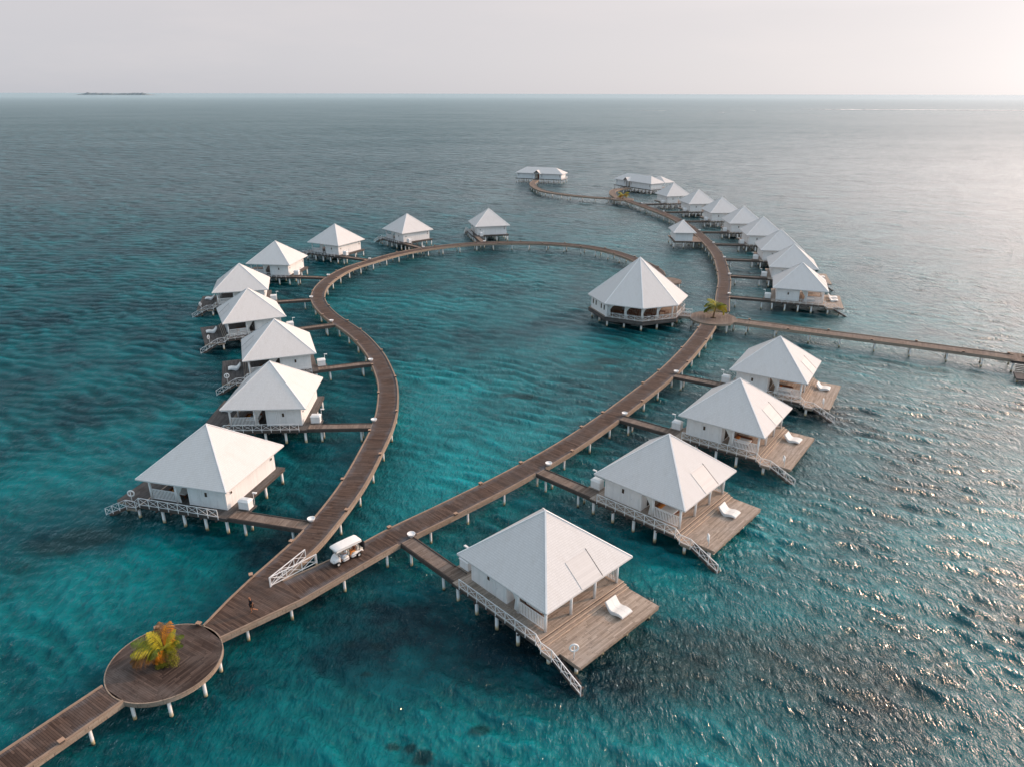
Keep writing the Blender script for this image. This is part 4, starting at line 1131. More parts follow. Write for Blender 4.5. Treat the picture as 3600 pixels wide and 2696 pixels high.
# dining furniture
tb0 = None; k = 0
def make_table(label):
    r_ = thing('dining_table', label, 'table', (0, 0, 0), 0, 'dark dining tables in the pavilion')
    MB().box(-.6, .6, -.45, .45, .70, .76).build('tabletop', 'furniture_wood', r_)
    for x in (-.52, .52):
        for y in (-.37, .37): MB().box(x-.04, x+.04, y-.04, y+.04, 0, .70).build('leg', 'furniture_wood', r_)
    return r_
def make_chair(label):
    r_ = thing('dining_chair', label, 'chair', (0, 0, 0), 0, 'dark dining chairs in the pavilion')
    MB().box(-.24, .24, -.24, .24, .42, .47).build('seat', 'furniture_wood', r_)
    MB().box(-.24, -.19, -.24, .24, .47, .95).build('backrest', 'furniture_wood', r_)
    for x in (-.2, .2):
        for y in (-.2, .2): MB().box(x-.025, x+.025, y-.025, y+.025, 0, .42).build('leg', 'furniture_wood', r_)
    return r_
ch0 = None
TB = [(-4.8, -5.2, .2, 'behind the left curtains'), (-2.0, -6.4, .1, 'left of the front corner post'), (1.3, -6.3, -.1, 'right of the front corner post'), (4.2, -4.9, -.3, 'by the right-hand curtain'),
      (-1.0, -3.4, .2, 'in the middle of the floor'), (3.0, -2.2, .4, 'nearest the bridge')]
for x, y, a, wh in TB:
    lb = f'dark wooden dining table inside the pavilion, {wh}'
    if tb0 is None: tb0 = make_table(lb); o = tb0
    else: o = copy_tree(tb0, lb, (0, 0, 0), 0, 'dark dining tables in the pavilion')
    o.location = (PC[0]+x, PC[1]+y, DECK); o.rotation_euler = (0, 0, a)
    for sg, sd in ((-1, 'left'), (1, 'right')):
        lb = f'dark dining chair on the {sd} of the table {wh}'
        if ch0 is None: ch0 = make_chair(lb); o = ch0
        else: o = copy_tree(ch0, lb, (0, 0, 0), 0, 'dark dining chairs in the pavilion')
        o.location = (PC[0]+x+sg*.95*cos(a), PC[1]+y+sg*.95*sin(a), DECK); o.rotation_euler = (0, 0, a+(0 if sg < 0 else pi))
o = thing('bookshelf', 'white slatted shelf standing inside the pavilion left of the potted plant', 'shelf', (PC[0]-2.6, PC[1]-1.2, DECK), .2)
mb = MB(); mb.box(-.5, -.45, -.2, .2, 0, 1.3); mb.box(.45, .5, -.2, .2, 0, 1.3); mb.build('side_panel', 'white_paint', o)
for z in (.1, .4, .7, 1.0, 1.26): MB().box(-.45, .45, -.2, .2, z, z+.04).build('shelf', 'white_paint', o)

# ------------------------------------------------------------------ plants
def leafy(mb, c, d, ln, droop, wid=.42, n=40, seed=0):
    """palm frond: arched rachis with paired leaflets"""
    rnd = random.Random(seed); dx, dy, dz = d; P = []
    h = hypot(dx, dy) or 1e-6; ex, ey = dx/h, dy/h; el_ = atan2(dz, h); p = list(c); st = ln/n
    for i in range(n+1):
        P.append((tuple(p), el_)); e = el_
        p[0] += ex*cos(e)*st; p[1] += ey*cos(e)*st; p[2] += sin(e)*st; el_ -= droop/n*(.5+1.4*i/n)
    for i in range(0, n, 2): mb.tube(P[i][0], P[min(n, i+2)][0], .028*(1-i/n)+.006, 4, cap=False)
    sx_, sy_ = -ey, ex
    for i in range(4, n+1):
        t = i/n; L_ = wid*ln*.62*(sin(pi*min(1, t*1.02)**.75)**.7*.9+.12)*rnd.uniform(.85, 1.12)
        (x, y, z), e = P[i]
        for sg in (-1, 1):
            for rep in range(2):
                f_ = rnd.uniform(.28, .62); dr = rnd.uniform(.25, .75)
                vx = sx_*sg*(1-f_*.5)+ex*cos(e)*f_; vy = sy_*sg*(1-f_*.5)+ey*cos(e)*f_; vz = -dr*.55+sin(e)*f_
                v_ = norm((vx, vy, vz)); o_ = rep*.5*st
                a = (x+ex*o_, y+ey*o_, z+.01); m_ = add(a, mul(v_, L_*.5)); q = add(a, mul(v_, L_)); q = (q[0], q[1], q[2]-L_*.18*rnd.random()*1.5)
                w_ = .013+.009*rnd.random(); wv = (ex*w_, ey*w_, w_*.3)
                mb.poly([sub(a, mul(wv, .5)), sub(m_, wv), q, add(m_, wv), add(a, mul(wv, .5))])
def palm(label, x, y, z, trunk, lean, fronds, seed, scale=1., group='palms growing through the timber platforms'):
    r_ = thing('palm_tree', label, 'palm tree', (x, y, z), 0, group); rnd = random.Random(seed)
    if trunk > .1:
        pts = []; rr = []
        for i in range(9):
            t = i/8; pts.append((lean[0]*t*t, lean[1]*t*t, trunk*t)); rr.append((.17-.07*t)*(1+.12*(i % 2))*scale)
        MB().path(pts, rr, 9).build('trunk', 'palm_trunk', r_)
        top = pts[-1]
    else: top = (0, 0, .15)
    for i, (az, el, ln, dr, mat) in enumerate(fronds):
        mb = MB(); leafy(mb, (top[0]+.06*cos(az), top[1]+.06*sin(az), top[2]), (cos(az)*cos(el), sin(az)*cos(el), sin(el)), ln, dr, .66, 40, seed*100+i)
        mb.build('frond', mat, r_)
    return r_
fr = []
D_ = math.radians
# near palm: clustered, green on top, orange and dead fronds below
spec = [(200, 40, 4.0, 1.4, 'leaf_yellow'), (182, 50, 4.2, 1.3, 'leaf_green'), (165, 38, 3.9, 1.5, 'leaf_yellow'), (140, 62, 3.0, 1.2, 'leaf_green'), (120, 68, 3.4, .9, 'leaf_brown'), (75, 76, 3.3, .7, 'leaf_orange'),
        (40, 58, 2.8, 1.5, 'leaf_green'), (10, 50, 2.5, 1.7, 'leaf_green'), (-20, 55, 2.4, 1.7, 'leaf_yellow'), (-50, 48, 2.4, 1.9, 'leaf_green'), (-80, 40, 2.3, 2.0, 'leaf_orange'), (-105, 30, 2.2, 2.0, 'leaf_orange'), (-95, 52, 2.3, 2.1, 'leaf_orange'),
        (-130, 45, 2.4, 1.9, 'leaf_yellow'), (214, 20, 3.9, 1.2, 'leaf_brown'), (196, 16, 4.2, 1.1, 'leaf_brown'), (225, 30, 2.6, 1.7, 'leaf_orange'), (245, 55, 2.4, 1.9, 'leaf_green'), (90, 50, 2.6, 1.5, 'leaf_green'),
        (30, 78, 2.9, .9, 'leaf_yellow'), (170, 76, 3.0, 1.0, 'leaf_yellow'), (-30, 75, 2.4, 1.3, 'leaf_yellow'), (60, 40, 2.2, 1.8, 'leaf_yellow')]
palm('bushy palm with green, yellow and orange fronds on the dark round platform', PLAT[0]+.25, PLAT[1]-.1, DECK-.06, 1.25, (-.15, .15), [(D_(a), D_(e), l*.74, d*.95, m_) for a, e, l, d, m_ in spec], 5).scale = (.84, .84, .9)
sp2 = []
rnd = random.Random(11)
for i in range(21):
    sp2.append((2*pi*i/21*2.618, D_(rnd.uniform(5, 78)), rnd.uniform(2.3, 2.9), rnd.uniform(1.3, 2.0), rnd.choice(['leaf_green', 'leaf_yellow', 'leaf_green', 'leaf_yellow'])))
palm('upright green palm with a short brown trunk at the junction beside the pavilion', PLAT2[0]+.1, PLAT2[1]+.1, DECK-.06, 2.0, (.25, .1), sp2, 21, 1.15)
sp3 = [(2*pi*i/16*2.618, D_(rnd.uniform(15, 82)), rnd.uniform(2.4, 3.2), rnd.uniform(1.2, 2.0), rnd.choice(['leaf_yellow', 'leaf_yellow', 'leaf_green', 'leaf_orange'])) for i in range(16)]
palm('small yellowish palm on the far round platform near the twin villa', PLAT3[0], PLAT3[1], DECK-.06, 1.3, (.1, .1), sp3, 31)
def shrub(label, x, y, z, r, h, seed):
    rnd = random.Random(seed); o = thing('shrub', label, 'shrub', (x, y, z), 0)
    mb = MB(); st = MB()
    for _ in range(9):
        a = rnd.uniform(0, 2*pi); st.tube((0, 0, 0), (r*.6*cos(a), r*.6*sin(a), h*.75), .02, 4, .008)
    for _ in range(1500):
        a = rnd.uniform(0, 2*pi); t = rnd.random()**.5; zz_ = rnd.uniform(.08, 1)*h; rr = r*t*(1-.5*(zz_/h)**2)*(1+.25*sin(a*3+seed))
        c = (rr*cos(a), rr*sin(a), zz_); d = norm((rnd.gauss(0, 1), rnd.gauss(0, 1), rnd.gauss(.3, .7))); e = norm(cross(d, (rnd.gauss(0, 1), rnd.gauss(0, 1), rnd.gauss(0, 1))))
        l_ = rnd.uniform(.04, .085); mb.poly([c, add(add(c, mul(d, l_*.5)), mul(e, l_*.3)), add(c, mul(d, l_)), add(add(c, mul(d, l_*.5)), mul(e, -l_*.3))])
    mb.build('foliage', 'shrub_leaf', o); st.build('stems', 'palm_trunk', o)
shrub('yellow-green feathery shrub at the right foot of the bushy palm', PLAT[0]+.85, PLAT[1]-.35, DECK-.05, .5, 1.1, 4)
shrub('low dark green undergrowth in the planting hole below the orange fronds', PLAT[0]-.1, PLAT[1]-.5, DECK-.05, .42, .4, 8)

# ------------------------------------------------------------------ far buildings
def hipped(name, label, FL, FR, depth, ridge_z, porch_t, wings=()):
    l_ = math.dist(FL, FR); a = atan2(FR[1]-FL[1], FR[0]-FL[0])
    root = thing(name, label, 'twin villa', (FL[0], FL[1], 0), a, 'long twin villas at the far end')
    D = depth; C = [(0, 0, EAVE), (l_, 0, EAVE), (l_, D, EAVE), (0, D, EAVE)]; r0, r1 = (D*.55, D/2, ridge_z), (l_-D*.55, D/2, ridge_z)
    mb = MB(); sl = hypot(D/2, ridge_z-EAVE)
    mb.poly([C[0], C[1], r1, r0], [(0, 0), (l_, 0), (l_-D/2, sl), (D/2, sl)]); mb.poly([C[2], C[3], r0, r1], [(0, 0), (l_, 0), (l_-D/2, sl), (D/2, sl)])
    mb.poly([C[1], C[2], r1], [(0, 0), (D, 0), (D/2, sl)]); mb.poly([C[3], C[0], r0], [(0, 0), (D, 0), (D/2, sl)])
    for i in range(4):
        p, q = C[i], C[(i+1) % 4]; mb.poly([(p[0], p[1], EAVE-.2), (q[0], q[1], EAVE-.2), q, p])
    mb.poly([(c[0], c[1], EAVE-.2) for c in C[::-1]]); rf = mb.build('roof', 'shingle', root)
    p = porch_t*l_; hw = 2.0
    mb = MB(); q0 = (p, -1.0, EAVE+1.55); q1 = (p, D*.30, EAVE+1.55)
    mb.poly([(p-hw, -1.0, EAVE-.1), q0, q1, (p-hw, .9, EAVE-.1)]); mb.poly([(p+hw, -1.0, EAVE-.1), (p+hw, .9, EAVE-.1), q1, q0])
    mb.build('porch_roof', 'shingle', rf)
    wl = MB().box(.9, p-1.35, .9, D-.9, DECK+.003, EAVE-.2).build('wall', 'white_boards', root)
    wr = MB().box(p+1.35, l_-.9, .9, D-.9, DECK+.003, EAVE-.2).build('wall', 'white_boards', root)
    MB().box(p-1.35, p+1.35, 2.4, 2.6, DECK, EAVE-.2).build('back_wall', 'cream_paint', root)
    MB().box(p-.5, p+.5, 2.34, 2.4, DECK, DECK+2.1).build('door', 'furniture_wood', root)
    for x in (p-1.6, p+1.6): MB().box(x-.12, x+.12, -.75, -.5, DECK, EAVE+.1).build('porch_post', 'white_paint', root)
    MB().box(p-1.9, p-1.7, -.9, .9, EAVE-.2, EAVE+.0).build('porch_beam', 'white_paint', root)
    for w_, xs in ((wl, (1.8, p-2.3)), (wr, (p+2.3, l_-1.8))):
        for x in xs:
            for z in (1.35, 1.95): MB().box(x-.17, x+.17, .86, .9, DECK+z-.17, DECK+z+.17).build('window', 'window_dark', w_)
    MB().box(.2, l_-.2, .3, D+.6, DECK-.25, DECK).build('deck', 'dark_boards', root)
    MB().box(p-1.5, p+1.5, -2.2, .3, DECK-.25, DECK-.01).build('porch_deck', 'path_boards', root)
    mb = MB(); rail(mb, [(l_-.2, 1.0, DECK), (l_-.2, D+.4, DECK)], .95, .1, 1.5, .07); mb.build('railing', 'rail_paint', root)
    n = int(l_/2.6)
    for i in range(n+1):
        for y in (.7, D*.5, D+.1):
            x = .5+(l_-1.)*i/n; MB().tube((x, y, -1.6), (x, y, DECK-.25), .17, 8).build('pile', 'pile_paint', root)
    return root
hipped('twin_villa', 'long white twin villa with a gabled porch, farthest building near the horizon', (1.3, 382.0), (25.2, 372.8), 9.0, 7.45, .47)
tw = hipped('twin_villa', 'nearer long white twin villa with a gabled porch, behind the yellow palm', (48.4, 354.4), (62.6, 332.6), 9.0, 7.5, .37)
# its sea-side wing
a = atan2(332.6-354.4, 62.6-48.4)
mb = MB(); z = EAVE; x0, x1, y0, y1 = 13.5, 26.5, 8.2, 14.5; c = ((x0+x1)/2, (y0+y1)/2, z+2.3)
for p, q in (((x0, y0, z), (x1, y0, z)), ((x1, y0, z), (x1, y1, z)), ((x1, y1, z), (x0, y1, z)), ((x0, y1, z), (x0, y0, z))): mb.poly([p, q, c], [(0, 0), (9, 0), (4.5, 4)])
mb.poly([(x0, y0, z-.02), (x0, y1, z-.02), (x1, y1, z-.02), (x1, y0, z-.02)])
mb.build('wing_roof', 'shingle', tw)
for x, y in ((25.9, 13.9), (25.9, 10.), (19, 13.9)): MB().tube((x, y, DECK), (x, y, z), .14, 8).build('column', 'white_paint', tw)
MB().box(13.5, 26.4, 9.65, 14.4, DECK-.25, DECK-.01).build('wing_deck', 'deck_boards', tw)
for x in (14.5, 18, 22, 25.8): MB().tube((x, 13.8, -1.6), (x, 13.8, DECK-.25), .16, 8).build('pile', 'pile_paint', tw)

# small square hut by the far boardwalk
hut = thing('hut', 'small square white hut with a pointed roof on the lagoon side of the far boardwalk', 'hut', (51.0, 216.2, 0), radians(-2))
pyramid_roof(hut, 3.35, 4.6, 4.55, 3.0)
MB().box(-2.55, 2.55, -3.8, 3.8, DECK+.003, 4.42).build('wall', 'white_boards', hut)
mb = MB(swap=True); mb.prism([(-3.2, -4.3), (-2.8, -4.3), (6.2, -4.9), (8.0, 2.8), (3.4, 5.2), (-3.2, 5.4)], DECK-.12, DECK-.006); mb.build('deck', 'path_boards', hut)
MB().box(-3.1, 6.1, -4.28, -4.2, DECK-.4, DECK-.125).build('edge_beam', 'dark_wood', hut)
for x, y in ((-2.9, -4.0), (0, -4.0), (2.9, -4.2), (5.6, -4.3), (-2.9, 0), (-2.9, 4.8), (2.5, 0), (5.5, 0)):
    MB().tube((x, y, -1.6), (x, y, DECK-.12), .15, 8).build('pile', 'pile_paint', hut)

# boat landing at the right edge
ld = thing('boat_landing', 'timber boat landing with steps and a low dark pontoon at the right edge', 'landing', (83.3, 112.2, 0), radians(-27))
mb = MB(swap=True); mb.box(-.2, 3.6, -2.0, 2.6, DECK-.12, DECK-.005); mb.build('deck', 'path_boards', ld)
MB().box(-.2, 3.6, -2.1, -2.0, DECK-.42, DECK).build('edge_beam', 'dark_wood', ld)
for k in range(5): MB(swap=True).box(.4, 3.2, -2.45-k*.32, -2.12-k*.32, DECK-.35-k*.2, DECK-.27-k*.2).build('step', 'dark_wood', ld)
MB(swap=True).box(.2, 3.6, -7.2, -3.8, .45, .70).build('pontoon', 'dark_boards', ld)
for x, y, zt in ((.2, -1.7, DECK-.1), (.2, 2.2, DECK-.1), (3.2, 2.2, DECK-.1), (.5, -6.8, .45), (3.2, -6.8, .45), (.5, -4.2, .45)):
    MB().tube((x, y, -1.6), (x, y, zt), .14, 8).build('pile', 'pile_paint', ld)
o = thing('landing_mast', 'thin dark pole standing on the boat landing at the right edge', 'pole', (85.2, 112.0, DECK))
MB().tube((0, 0, 0), (0, 0, 4.2), .045, 8, .03).build('pole', 'dark_wood', o); MB().box(-.15, .15, -.15, .15, 0, .12).build('foot', 'dark_wood', o)

# distant islet and surf on the reef
rnd = random.Random(2); mb = MB(); N = 90
top = []
for i in range(N+1):
    t = i/N; x = -7960+1400*t; e = min(1, 6*t, 9*(1-t)); top.append((x, 14000, max(1., e*(30+6*sin(t*9)+rnd.uniform(-6, 8)))))
for i in range(N):
    a, b = top[i], top[i+1]; mb.poly([(a[0], 13950, 0), (b[0], 13950, 0), b, a]); mb.poly([a, b, (b[0], 14300, 0), (a[0], 14300, 0)])
tag(mb.build('islet', 'islet_green'), 'low wooded island lying on the horizon at upper left', 'island', kind='structure')
mb = MB(); rnd = random.Random(5)
def foam(x0, x1, y0, y1, w_):
    n = int((x1-x0)/9); pr = None
    for i in range(n+1):
        t = i/n; x = x0+(x1-x0)*t; y = y0+(y1-y0)*t+22*sin(t*7)+rnd.uniform(-6, 6); h = w_*(.35+rnd.random())*min(1, t*6, (1-t)*8+.2)
        if pr: mb.poly([(pr[0], pr[1]-pr[2], .35), (x, y-h, .35), (x, y+h, .35), (pr[0], pr[1]+pr[2], .35)])
        pr = (x, y, h)
foam(850, 1760, 2255, 2200, 27); foam(640, 670, 2110, 2110, 9); foam(505, 525, 1880, 1880, 8); foam(300, 420, 2080, 2060, 2.5)
tag(mb.build('surf', 'foam'), 'thin white line of surf breaking on the reef at upper right', 'surf', kind='stuff')

# ------------------------------------------------------------------ people and buggy
import bmesh
def skinned(name, nodes, edges, mat, parent, extra=None, level=2):
    """one continuous surface grown around a joint skeleton; nodes: name -> (xyz, radius)"""
    bm = bmesh.new(); lay = bm.verts.layers.skin.verify(); V_ = {}
    for i, (k, (p, r_)) in enumerate(nodes.items()):
        v = bm.verts.new(p); v[lay].radius = (r_, r_) if not isinstance(r_, tuple) else r_; v[lay].use_root = i == 0; V_[k] = v
    for a, b in edges: bm.edges.new((V_[a], V_[b]))
    me = bpy.data.meshes.new(name+'_skeleton'); bm.to_mesh(me); bm.free()
    o = bpy.data.objects.new(name+'_skeleton', me); COL.objects.link(o)
    o.modifiers.new('skin', 'SKIN').use_smooth_shade = True
    sb = o.modifiers.new('sub', 'SUBSURF'); sb.levels = level; sb.render_levels = level
    bpy.context.view_layer.update(); dg = bpy.context.evaluated_depsgraph_get()
    me2 = bpy.data.meshes.new_from_object(o.evaluated_get(dg)); me2.name = name
    bpy.data.objects.remove(o)
    if extra is not None:
        bm = bmesh.new(); bm.from_mesh(me2); vs = [bm.verts.new(v) for v in extra.v]
        for f in extra.f:
            try: q = bm.faces.new([vs[k] for k in f]); q.smooth = True
            except ValueError: pass
        bm.to_mesh(me2); bm.free()
    me2.materials.clear(); me2.materials.append(MAT[mat])
    r = bpy.data.objects.new(name, me2); COL.objects.link(r); r.parent = parent; return r
def hand(mb, wrist, d, side, curl=.5, s=1.):
    """palm is the end of the arm; five separate tapered fingers with a bend"""
    d = norm(d); sd = norm(cross(d, (0, 0, 1))) if abs(d[2]) < .95 else (0, 1, 0); up_ = norm(cross(sd, d))
    base = add(wrist, mul(d, .075*s))
    for i, (o_, L_) in enumerate(((-.030, .062), (-.010, .072), (.010, .068), (.029, .052))):
        a = add(base, mul(sd, o_*s)); b = add(a, mul(d, L_*.5*s)); c = add(b, mul(norm(add(mul(d, 1-curl), mul(up_, -curl))), L_*.55*s))
        mb.tube(a, b, .0095*s, 6, .0085*s); mb.tube(b, c, .0085*s, 6, .006*s)
    a = add(add(wrist, mul(d, .03*s)), mul(sd, side*.03*s)); b = add(a, mul(norm(add(d, mul(sd, side*.9))), .04*s)); c = add(b, mul(norm(add(d, mul(up_, -.5))), .03*s))
    mb.tube(a, b, .011*s, 6, .0095*s); mb.tube(b, c, .0095*s, 6, .007*s)
def face_bits(parent, c, fwd=(1, 0, 0)):
    """eyes on the head, facing +x"""
    for y in (-.032, .032):
        MB().lathe([(0, -.011), (.009, -.006), (.011, 0), (.009, .006), (0, .011)], 8).build('eye', 'black_plastic', parent).location = (c[0]+.086, y+c[1], c[2]+.005)
TORSO = [('pel', 'bel'), ('bel', 'che'), ('che', 'nb'), ('nb', 'hd0'), ('hd0', 'hd1'), ('hd1', 'hd2'), ('hd1', 'nose'), ('hd1', 'ear_l'), ('hd1', 'ear_r')]
LIMBS = [('che', 'sh_l'), ('sh_l', 'el_l'), ('el_l', 'wr_l'), ('wr_l', 'ha_l'), ('che', 'sh_r'), ('sh_r', 'el_r'), ('el_r', 'wr_r'), ('wr_r', 'ha_r'),
         ('pel', 'hi_l'), ('hi_l', 'kn_l'), ('kn_l', 'an_l'), ('an_l', 'to_l'), ('pel', 'hi_r'), ('hi_r', 'kn_r'), ('kn_r', 'an_r'), ('an_r', 'to_r')]
def person(label, loc, rz, J, top_mat, bottom_mat, short, hairlong=0.):
    root = thing('person', label, 'person', loc, rz)
    R_ = dict(pel=.115, bel=.115, che=.135, nb=.055, hd0=.062, hd1=.092, hd2=.075, nose=.016, ear_l=.018, ear_r=.018, sh_l=.058, sh_r=.058, el_l=.042, el_r=.042, wr_l=.028, wr_r=.028, ha_l=.034, ha_r=.034,
              hi_l=.088, hi_r=.088, kn_l=.058, kn_r=.058, an_l=.038, an_r=.038, to_l=.034, to_r=.034)
    h = J['hd1']; J = dict(J); J['nose'] = (h[0]+.105, h[1], h[2]-.015); J['ear_l'] = (h[0]-.005, h[1]+.088, h[2]-.01); J['ear_r'] = (h[0]-.005, h[1]-.088, h[2]-.01)
    nodes = {k: (J[k], R_[k]) for k in R_}
    ex = MB()
    for s_ in 'lr': hand(ex, J['wr_'+s_], sub(J['ha_'+s_], J['wr_'+s_]), 1 if s_ == 'l' else -1)
    body = skinned('body', nodes, TORSO+LIMBS, 'skin', root, ex)
    lerp = lambda a, b, t: tuple(a[i]+(b[i]-a[i])*t for i in range(3))
    # shirt
    n = {'che': (J['che'], .155), 'bel': (J['bel'], .15), 'pel': (lerp(J['bel'], J['pel'], .8), .155), 'nb': (lerp(J['che'], J['nb'], .6), .085)}
    e = [('che', 'bel'), ('bel', 'pel'), ('che', 'nb')]
    for s_ in 'lr':
        n['sh_'+s_] = (J['sh_'+s_], .078); n['sl_'+s_] = (lerp(J['sh_'+s_], J['el_'+s_], .62), .072); e += [('che', 'sh_'+s_), ('sh_'+s_, 'sl_'+s_)]
    skinned('shirt', n, e, top_mat, root)
    n = {'pel': (J['pel'], .148)}; e = []
    for s_ in 'lr':
        n['hi_'+s_] = (J['hi_'+s_], .112); n['th_'+s_] = (lerp(J['hi_'+s_], J['kn_'+s_], short), .092); e += [('pel', 'hi_'+s_), ('hi_'+s_, 'th_'+s_)]
        if short > .9: n['sh_'+s_] = (lerp(J['kn_'+s_], J['an_'+s_], .8), .068); e.append(('th_'+s_, 'sh_'+s_))
    skinned('trousers' if short > .9 else 'shorts', n, e, bottom_mat, root)
    hn = {'a': ((h[0]-.02, h[1], h[2]+.055), .098), 'b': ((h[0]-.045, h[1], h[2]-.02-hairlong), .085)}
    skinned('hair', hn, [('a', 'b')], 'hair', root)
    face_bits(body, h)
    return root
walkJ = dict(pel=(0, 0, .93), bel=(.01, 0, 1.09), che=(.03, 0, 1.29), nb=(.04, 0, 1.45), hd0=(.06, 0, 1.53), hd1=(.075, 0, 1.61), hd2=(.065, 0, 1.68),
             sh_l=(.03, .17, 1.38), el_l=(-.06, .23, 1.12), wr_l=(.03, .24, .89), ha_l=(.06, .24, .82), sh_r=(.03, -.17, 1.38), el_r=(.02, -.24, 1.11), wr_r=(.14, -.23, .90), ha_r=(.18, -.22, .84),
             hi_l=(.0, .09, .88), kn_l=(-.02, .09, .50), an_l=(-.34, .09, .30), to_l=(-.42, .09, .17), hi_r=(.02, -.09, .88), kn_r=(.08, -.09, .48), an_r=(.02, -.09, .09), to_r=(.18, -.09, .035))
person('barefoot person in black T-shirt and shorts walking on the wide boardwalk span', (-21.75, 48.4, DECK), radians(222), walkJ, 'fabric_black', 'fabric_black', .72)
CX, CY, CA = -15.62, 55.92, radians(225)
cart = thing('golf_buggy', 'white canopied golf buggy with two rows of seats driving on the right boardwalk', 'golf buggy', (CX, CY, DECK), CA)
mb = MB()
def loft(mb, secs):
    n = len(secs[0]); m0 = len(mb.v)
    for s_ in secs: mb.v += s_
    for i in range(len(secs)-1):
        for k in range(n): j = (k+1) % n; mb.face((m0+i*n+k, m0+i*n+j, m0+(i+1)*n+j, m0+(i+1)*n+k), smooth=True)
    mb.face([m0+k for k in range(n)][::-1]); mb.face([m0+(len(secs)-1)*n+k for k in range(n)])
def sec(x, hw, z0, z1, r=.1, n=5):
    P_ = []
    for cx, cz, a0 in ((hw-r, z0+r, -pi/2), (hw-r, z1-r, 0), (-hw+r, z1-r, pi/2), (-hw+r, z0+r, pi)):
        for k in range(n): a = a0+pi/2*k/(n-1); P_.append((x, cx+r*cos(a), cz+r*sin(a)))
    return P_[::-1]
loft(mb, [sec(.95, .56, .34, .96, .1), sec(1.12, .56, .42, .95, .12), sec(1.30, .52, .42, .84, .14), sec(1.50, .44, .38, .68, .12), sec(1.64, .32, .38, .54, .07)])
body = mb.build('front_cowl', 'cart_paint', cart)
mb = MB(); loft(mb, [sec(-.02, .57, .26, .66, .1), sec(.08, .60, .24, .68, .1), sec(.50, .60, .24, .66, .1), sec(.62, .57, .26, .60, .1)]); mb.build('front_seat_base', 'cart_paint', cart)
mb = MB(); loft(mb, [sec(-1.72, .54, .38, .62, .08), sec(-1.50, .52, .55, .72, .07), sec(-.86, .60, .44, .70, .1), sec(-.80, .60, .27, .68, .1), sec(-.45, .60, .24, .66, .1), sec(-.34, .56, .28, .58, .1)]); mb.build('rear_body', 'cart_paint', cart)
MB().box(-1.3, 1.1, -.52, .52, .22, .29).build('floor', 'black_plastic', cart)
for x0, nm in ((.02, 'front'), (-1.0, 'rear')):
    mb = MB(); loft(mb, [sec(x0, .54, .66, .80, .05), sec(x0+.52, .54, .66, .78, .05)]); s_ = mb.build('seat', 'cream_paint', cart)
    mb = MB()
    for y0 in (-.53, .03):
        mb.hexa([(x0-.10, y0, .82), (x0+.02, y0, .82), (x0+.02, y0+.5, .82), (x0-.10, y0+.5, .82), (x0-.20, y0, 1.25), (x0-.10, y0, 1.25), (x0-.10, y0+.5, 1.25), (x0-.20, y0+.5, 1.25)])
    mb.build('backrest', 'cream_paint', cart)
    MB().box(x0-.02, x0+.5, .601, .612, .50, .525).build('trim_strip', 'black_plastic', cart)
# rear-facing bench, luggage
MB().box(-1.72, -1.28, -.5, .5, .72, .80).build('rear_bench', 'cream_paint', cart)
mb = MB(); loft(mb, [sec(-2.02, .40, .45, 1.30, .1), sec(-1.85, .46, .42, 1.42, .12), sec(-1.76, .44, .45, 1.38, .1)]); mb.build('luggage_cover', 'fabric_black', cart)
# canopy
mb = MB(); loft(mb, [sec(1.42, .52, 1.78, 1.84, .028), sec(1.30, .62, 1.80, 1.94, .06), sec(.6, .64, 1.82, 1.985, .07), sec(-.6, .64, 1.82, 1.99, .07), sec(-1.45, .62, 1.80, 1.95, .06), sec(-1.60, .52, 1.80, 1.86, .028)])
cn = mb.build('canopy', 'fabric_white', cart)
for y in (-.66, .66):
    mb = MB(); N = 26
    for i in range(N+1):
        x = 1.36-2.9*i/N; mb.v += [(x, y*.985, 1.86), (x, y+.012*sin(i*1.7)*(1 if y > 0 else -1), 1.69)]
    for i in range(N): mb.face((2*i, 2*i+1, 2*i+3, 2*i+2), smooth=True)
    mb.build('valance', 'fabric_white', cn)
for x0, x1 in ((1.02, 1.22), (-.12, -.14), (-1.28, -1.38)):
    for y in (-.53, .53): MB().bar((x0, y, .7), (x1, y, 1.82), .04, .04, (1, 0, 0)).build('roof_post', 'black_plastic', cart)
MB().hexa([(1.04, -.50, .96), (1.06, -.50, .96), (1.06, .50, .96), (1.04, .50, .96), (1.22, -.5, 1.80), (1.24, -.5, 1.80), (1.24, .5, 1.80), (1.22, .5, 1.80)]).build('windshield', 'windshield', cart)
for y in (-.30, .30):
    mb = MB(); mb.hexa([(1.45, y-.1, .50), (1.60, y-.1, .50), (1.57, y+.1, .50), (1.45, y+.1, .50), (1.40, y-.1, .66), (1.54, y-.1, .66), (1.51, y+.1, .66), (1.40, y+.1, .66)])
    hl = mb.build('headlight', 'black_plastic', cart)
    MB().lathe([(0, 0), (.045, 0), (.045, .012), (0, .02)], 10).build('lens', 'metal_rim', hl).matrix_local = Matrix.Translation((1.585, y, .575)) @ Matrix.Rotation(radians(62), 4, 'Y')
for x in (1.22, -1.18):
    for y in (-.53, .53):
        wh = bpy.data.objects.new('wheel', None); COL.objects.link(wh); wh.parent = cart; wh.location = (x, y, .27); wh.scale = (1.22, 1.15, 1.22)
        sgn = 1 if y > 0 else -1
        t_ = MB().lathe([(.12, -.08), (.205, -.08), (.222, -.05), (.222, .05), (.205, .08), (.12, .08)], 20).build('tyre', 'rubber', wh); t_.rotation_euler = (-pi/2*sgn, 0, 0)
        t_ = MB().lathe([(0, .05), (.05, .062), (.09, .05), (.125, .075), (.128, .02), (0, .02)], 16).build('rim', 'metal_rim', wh); t_.rotation_euler = (-pi/2*sgn, 0, 0)
mb = MB(); mb.tube((.98, .28, .85), (.72, .28, 1.12), .02, 6); st = mb.build('steering_column', 'black_plastic', cart)
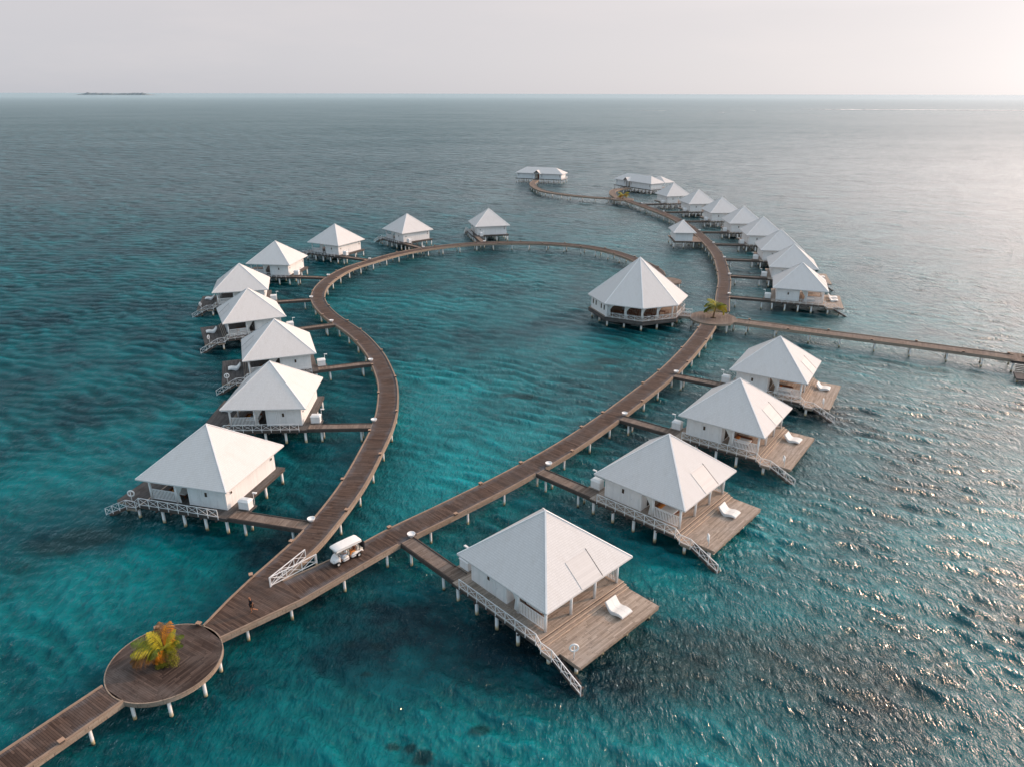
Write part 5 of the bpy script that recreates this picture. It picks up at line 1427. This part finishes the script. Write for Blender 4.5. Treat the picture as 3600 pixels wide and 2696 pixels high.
mb = MB(); c_ = (.72, .28, 1.12); ax_ = norm((-.26, 0, .27)); u_ = (0, 1, 0); w_ = cross(ax_, u_)
for k in range(16):
    a, b = 2*pi*k/16, 2*pi*(k+1)/16; P1 = add(c_, add(mul(u_, .17*cos(a)), mul(w_, .17*sin(a)))); P2 = add(c_, add(mul(u_, .17*cos(b)), mul(w_, .17*sin(b)))); mb.tube(P1, P2, .014, 5, cap=False)
mb.build('steering_wheel', 'black_plastic', cart)
cart.scale = (.93, .93, .93)
CX, CY = CX+.1, CY+.06; cart.location = (CX, CY, DECK)
def cw(x, y):
    x *= .93; y *= .93; return (CX+x*cos(CA)-y*sin(CA), CY+x*sin(CA)+y*cos(CA))
def seatJ(lean=0., reach=True):
    J = dict(pel=(0, 0, .12), bel=(-.03, 0, .27), che=(-.04+lean, 0, .47), nb=(-.02+lean, 0, .62), hd0=(.0+lean, 0, .69), hd1=(.02+lean, 0, .77), hd2=(.01+lean, 0, .84),
             hi_l=(.05, .10, .09), kn_l=(.45, .13, .12), an_l=(.52, .13, -.30), to_l=(.68, .14, -.36), hi_r=(.05, -.10, .09), kn_r=(.45, -.13, .12), an_r=(.52, -.13, -.30), to_r=(.68, -.14, -.36),
             sh_l=(-.03+lean, .17, .55), sh_r=(-.03+lean, -.17, .55))
    if reach: J.update(el_l=(.14, .24, .36), wr_l=(.36, .14, .36), ha_l=(.42, .11, .38), el_r=(.14, -.24, .36), wr_r=(.36, -.14, .36), ha_r=(.42, -.11, .38))
    else: J.update(el_l=(.06, .25, .30), wr_l=(.28, .15, .24), ha_l=(.35, .13, .22), el_r=(.06, -.25, .30), wr_r=(.28, -.15, .24), ha_r=(.35, -.13, .22))
    return J
person('seated driver in white shirt and trousers holding the wheel of the golf buggy', (*cw(.17, .28), DECK+.70), CA, seatJ(0, True), 'fabric_white', 'fabric_blue_grey', 1.).scale = (.93, .93, .93)
person('seated passenger in orange clothes on the second row of the golf buggy', (*cw(-.83, .26), DECK+.70), CA, seatJ(.03, False), 'furniture_wood', 'fabric_orange', 1.).scale = (.93, .93, .93)
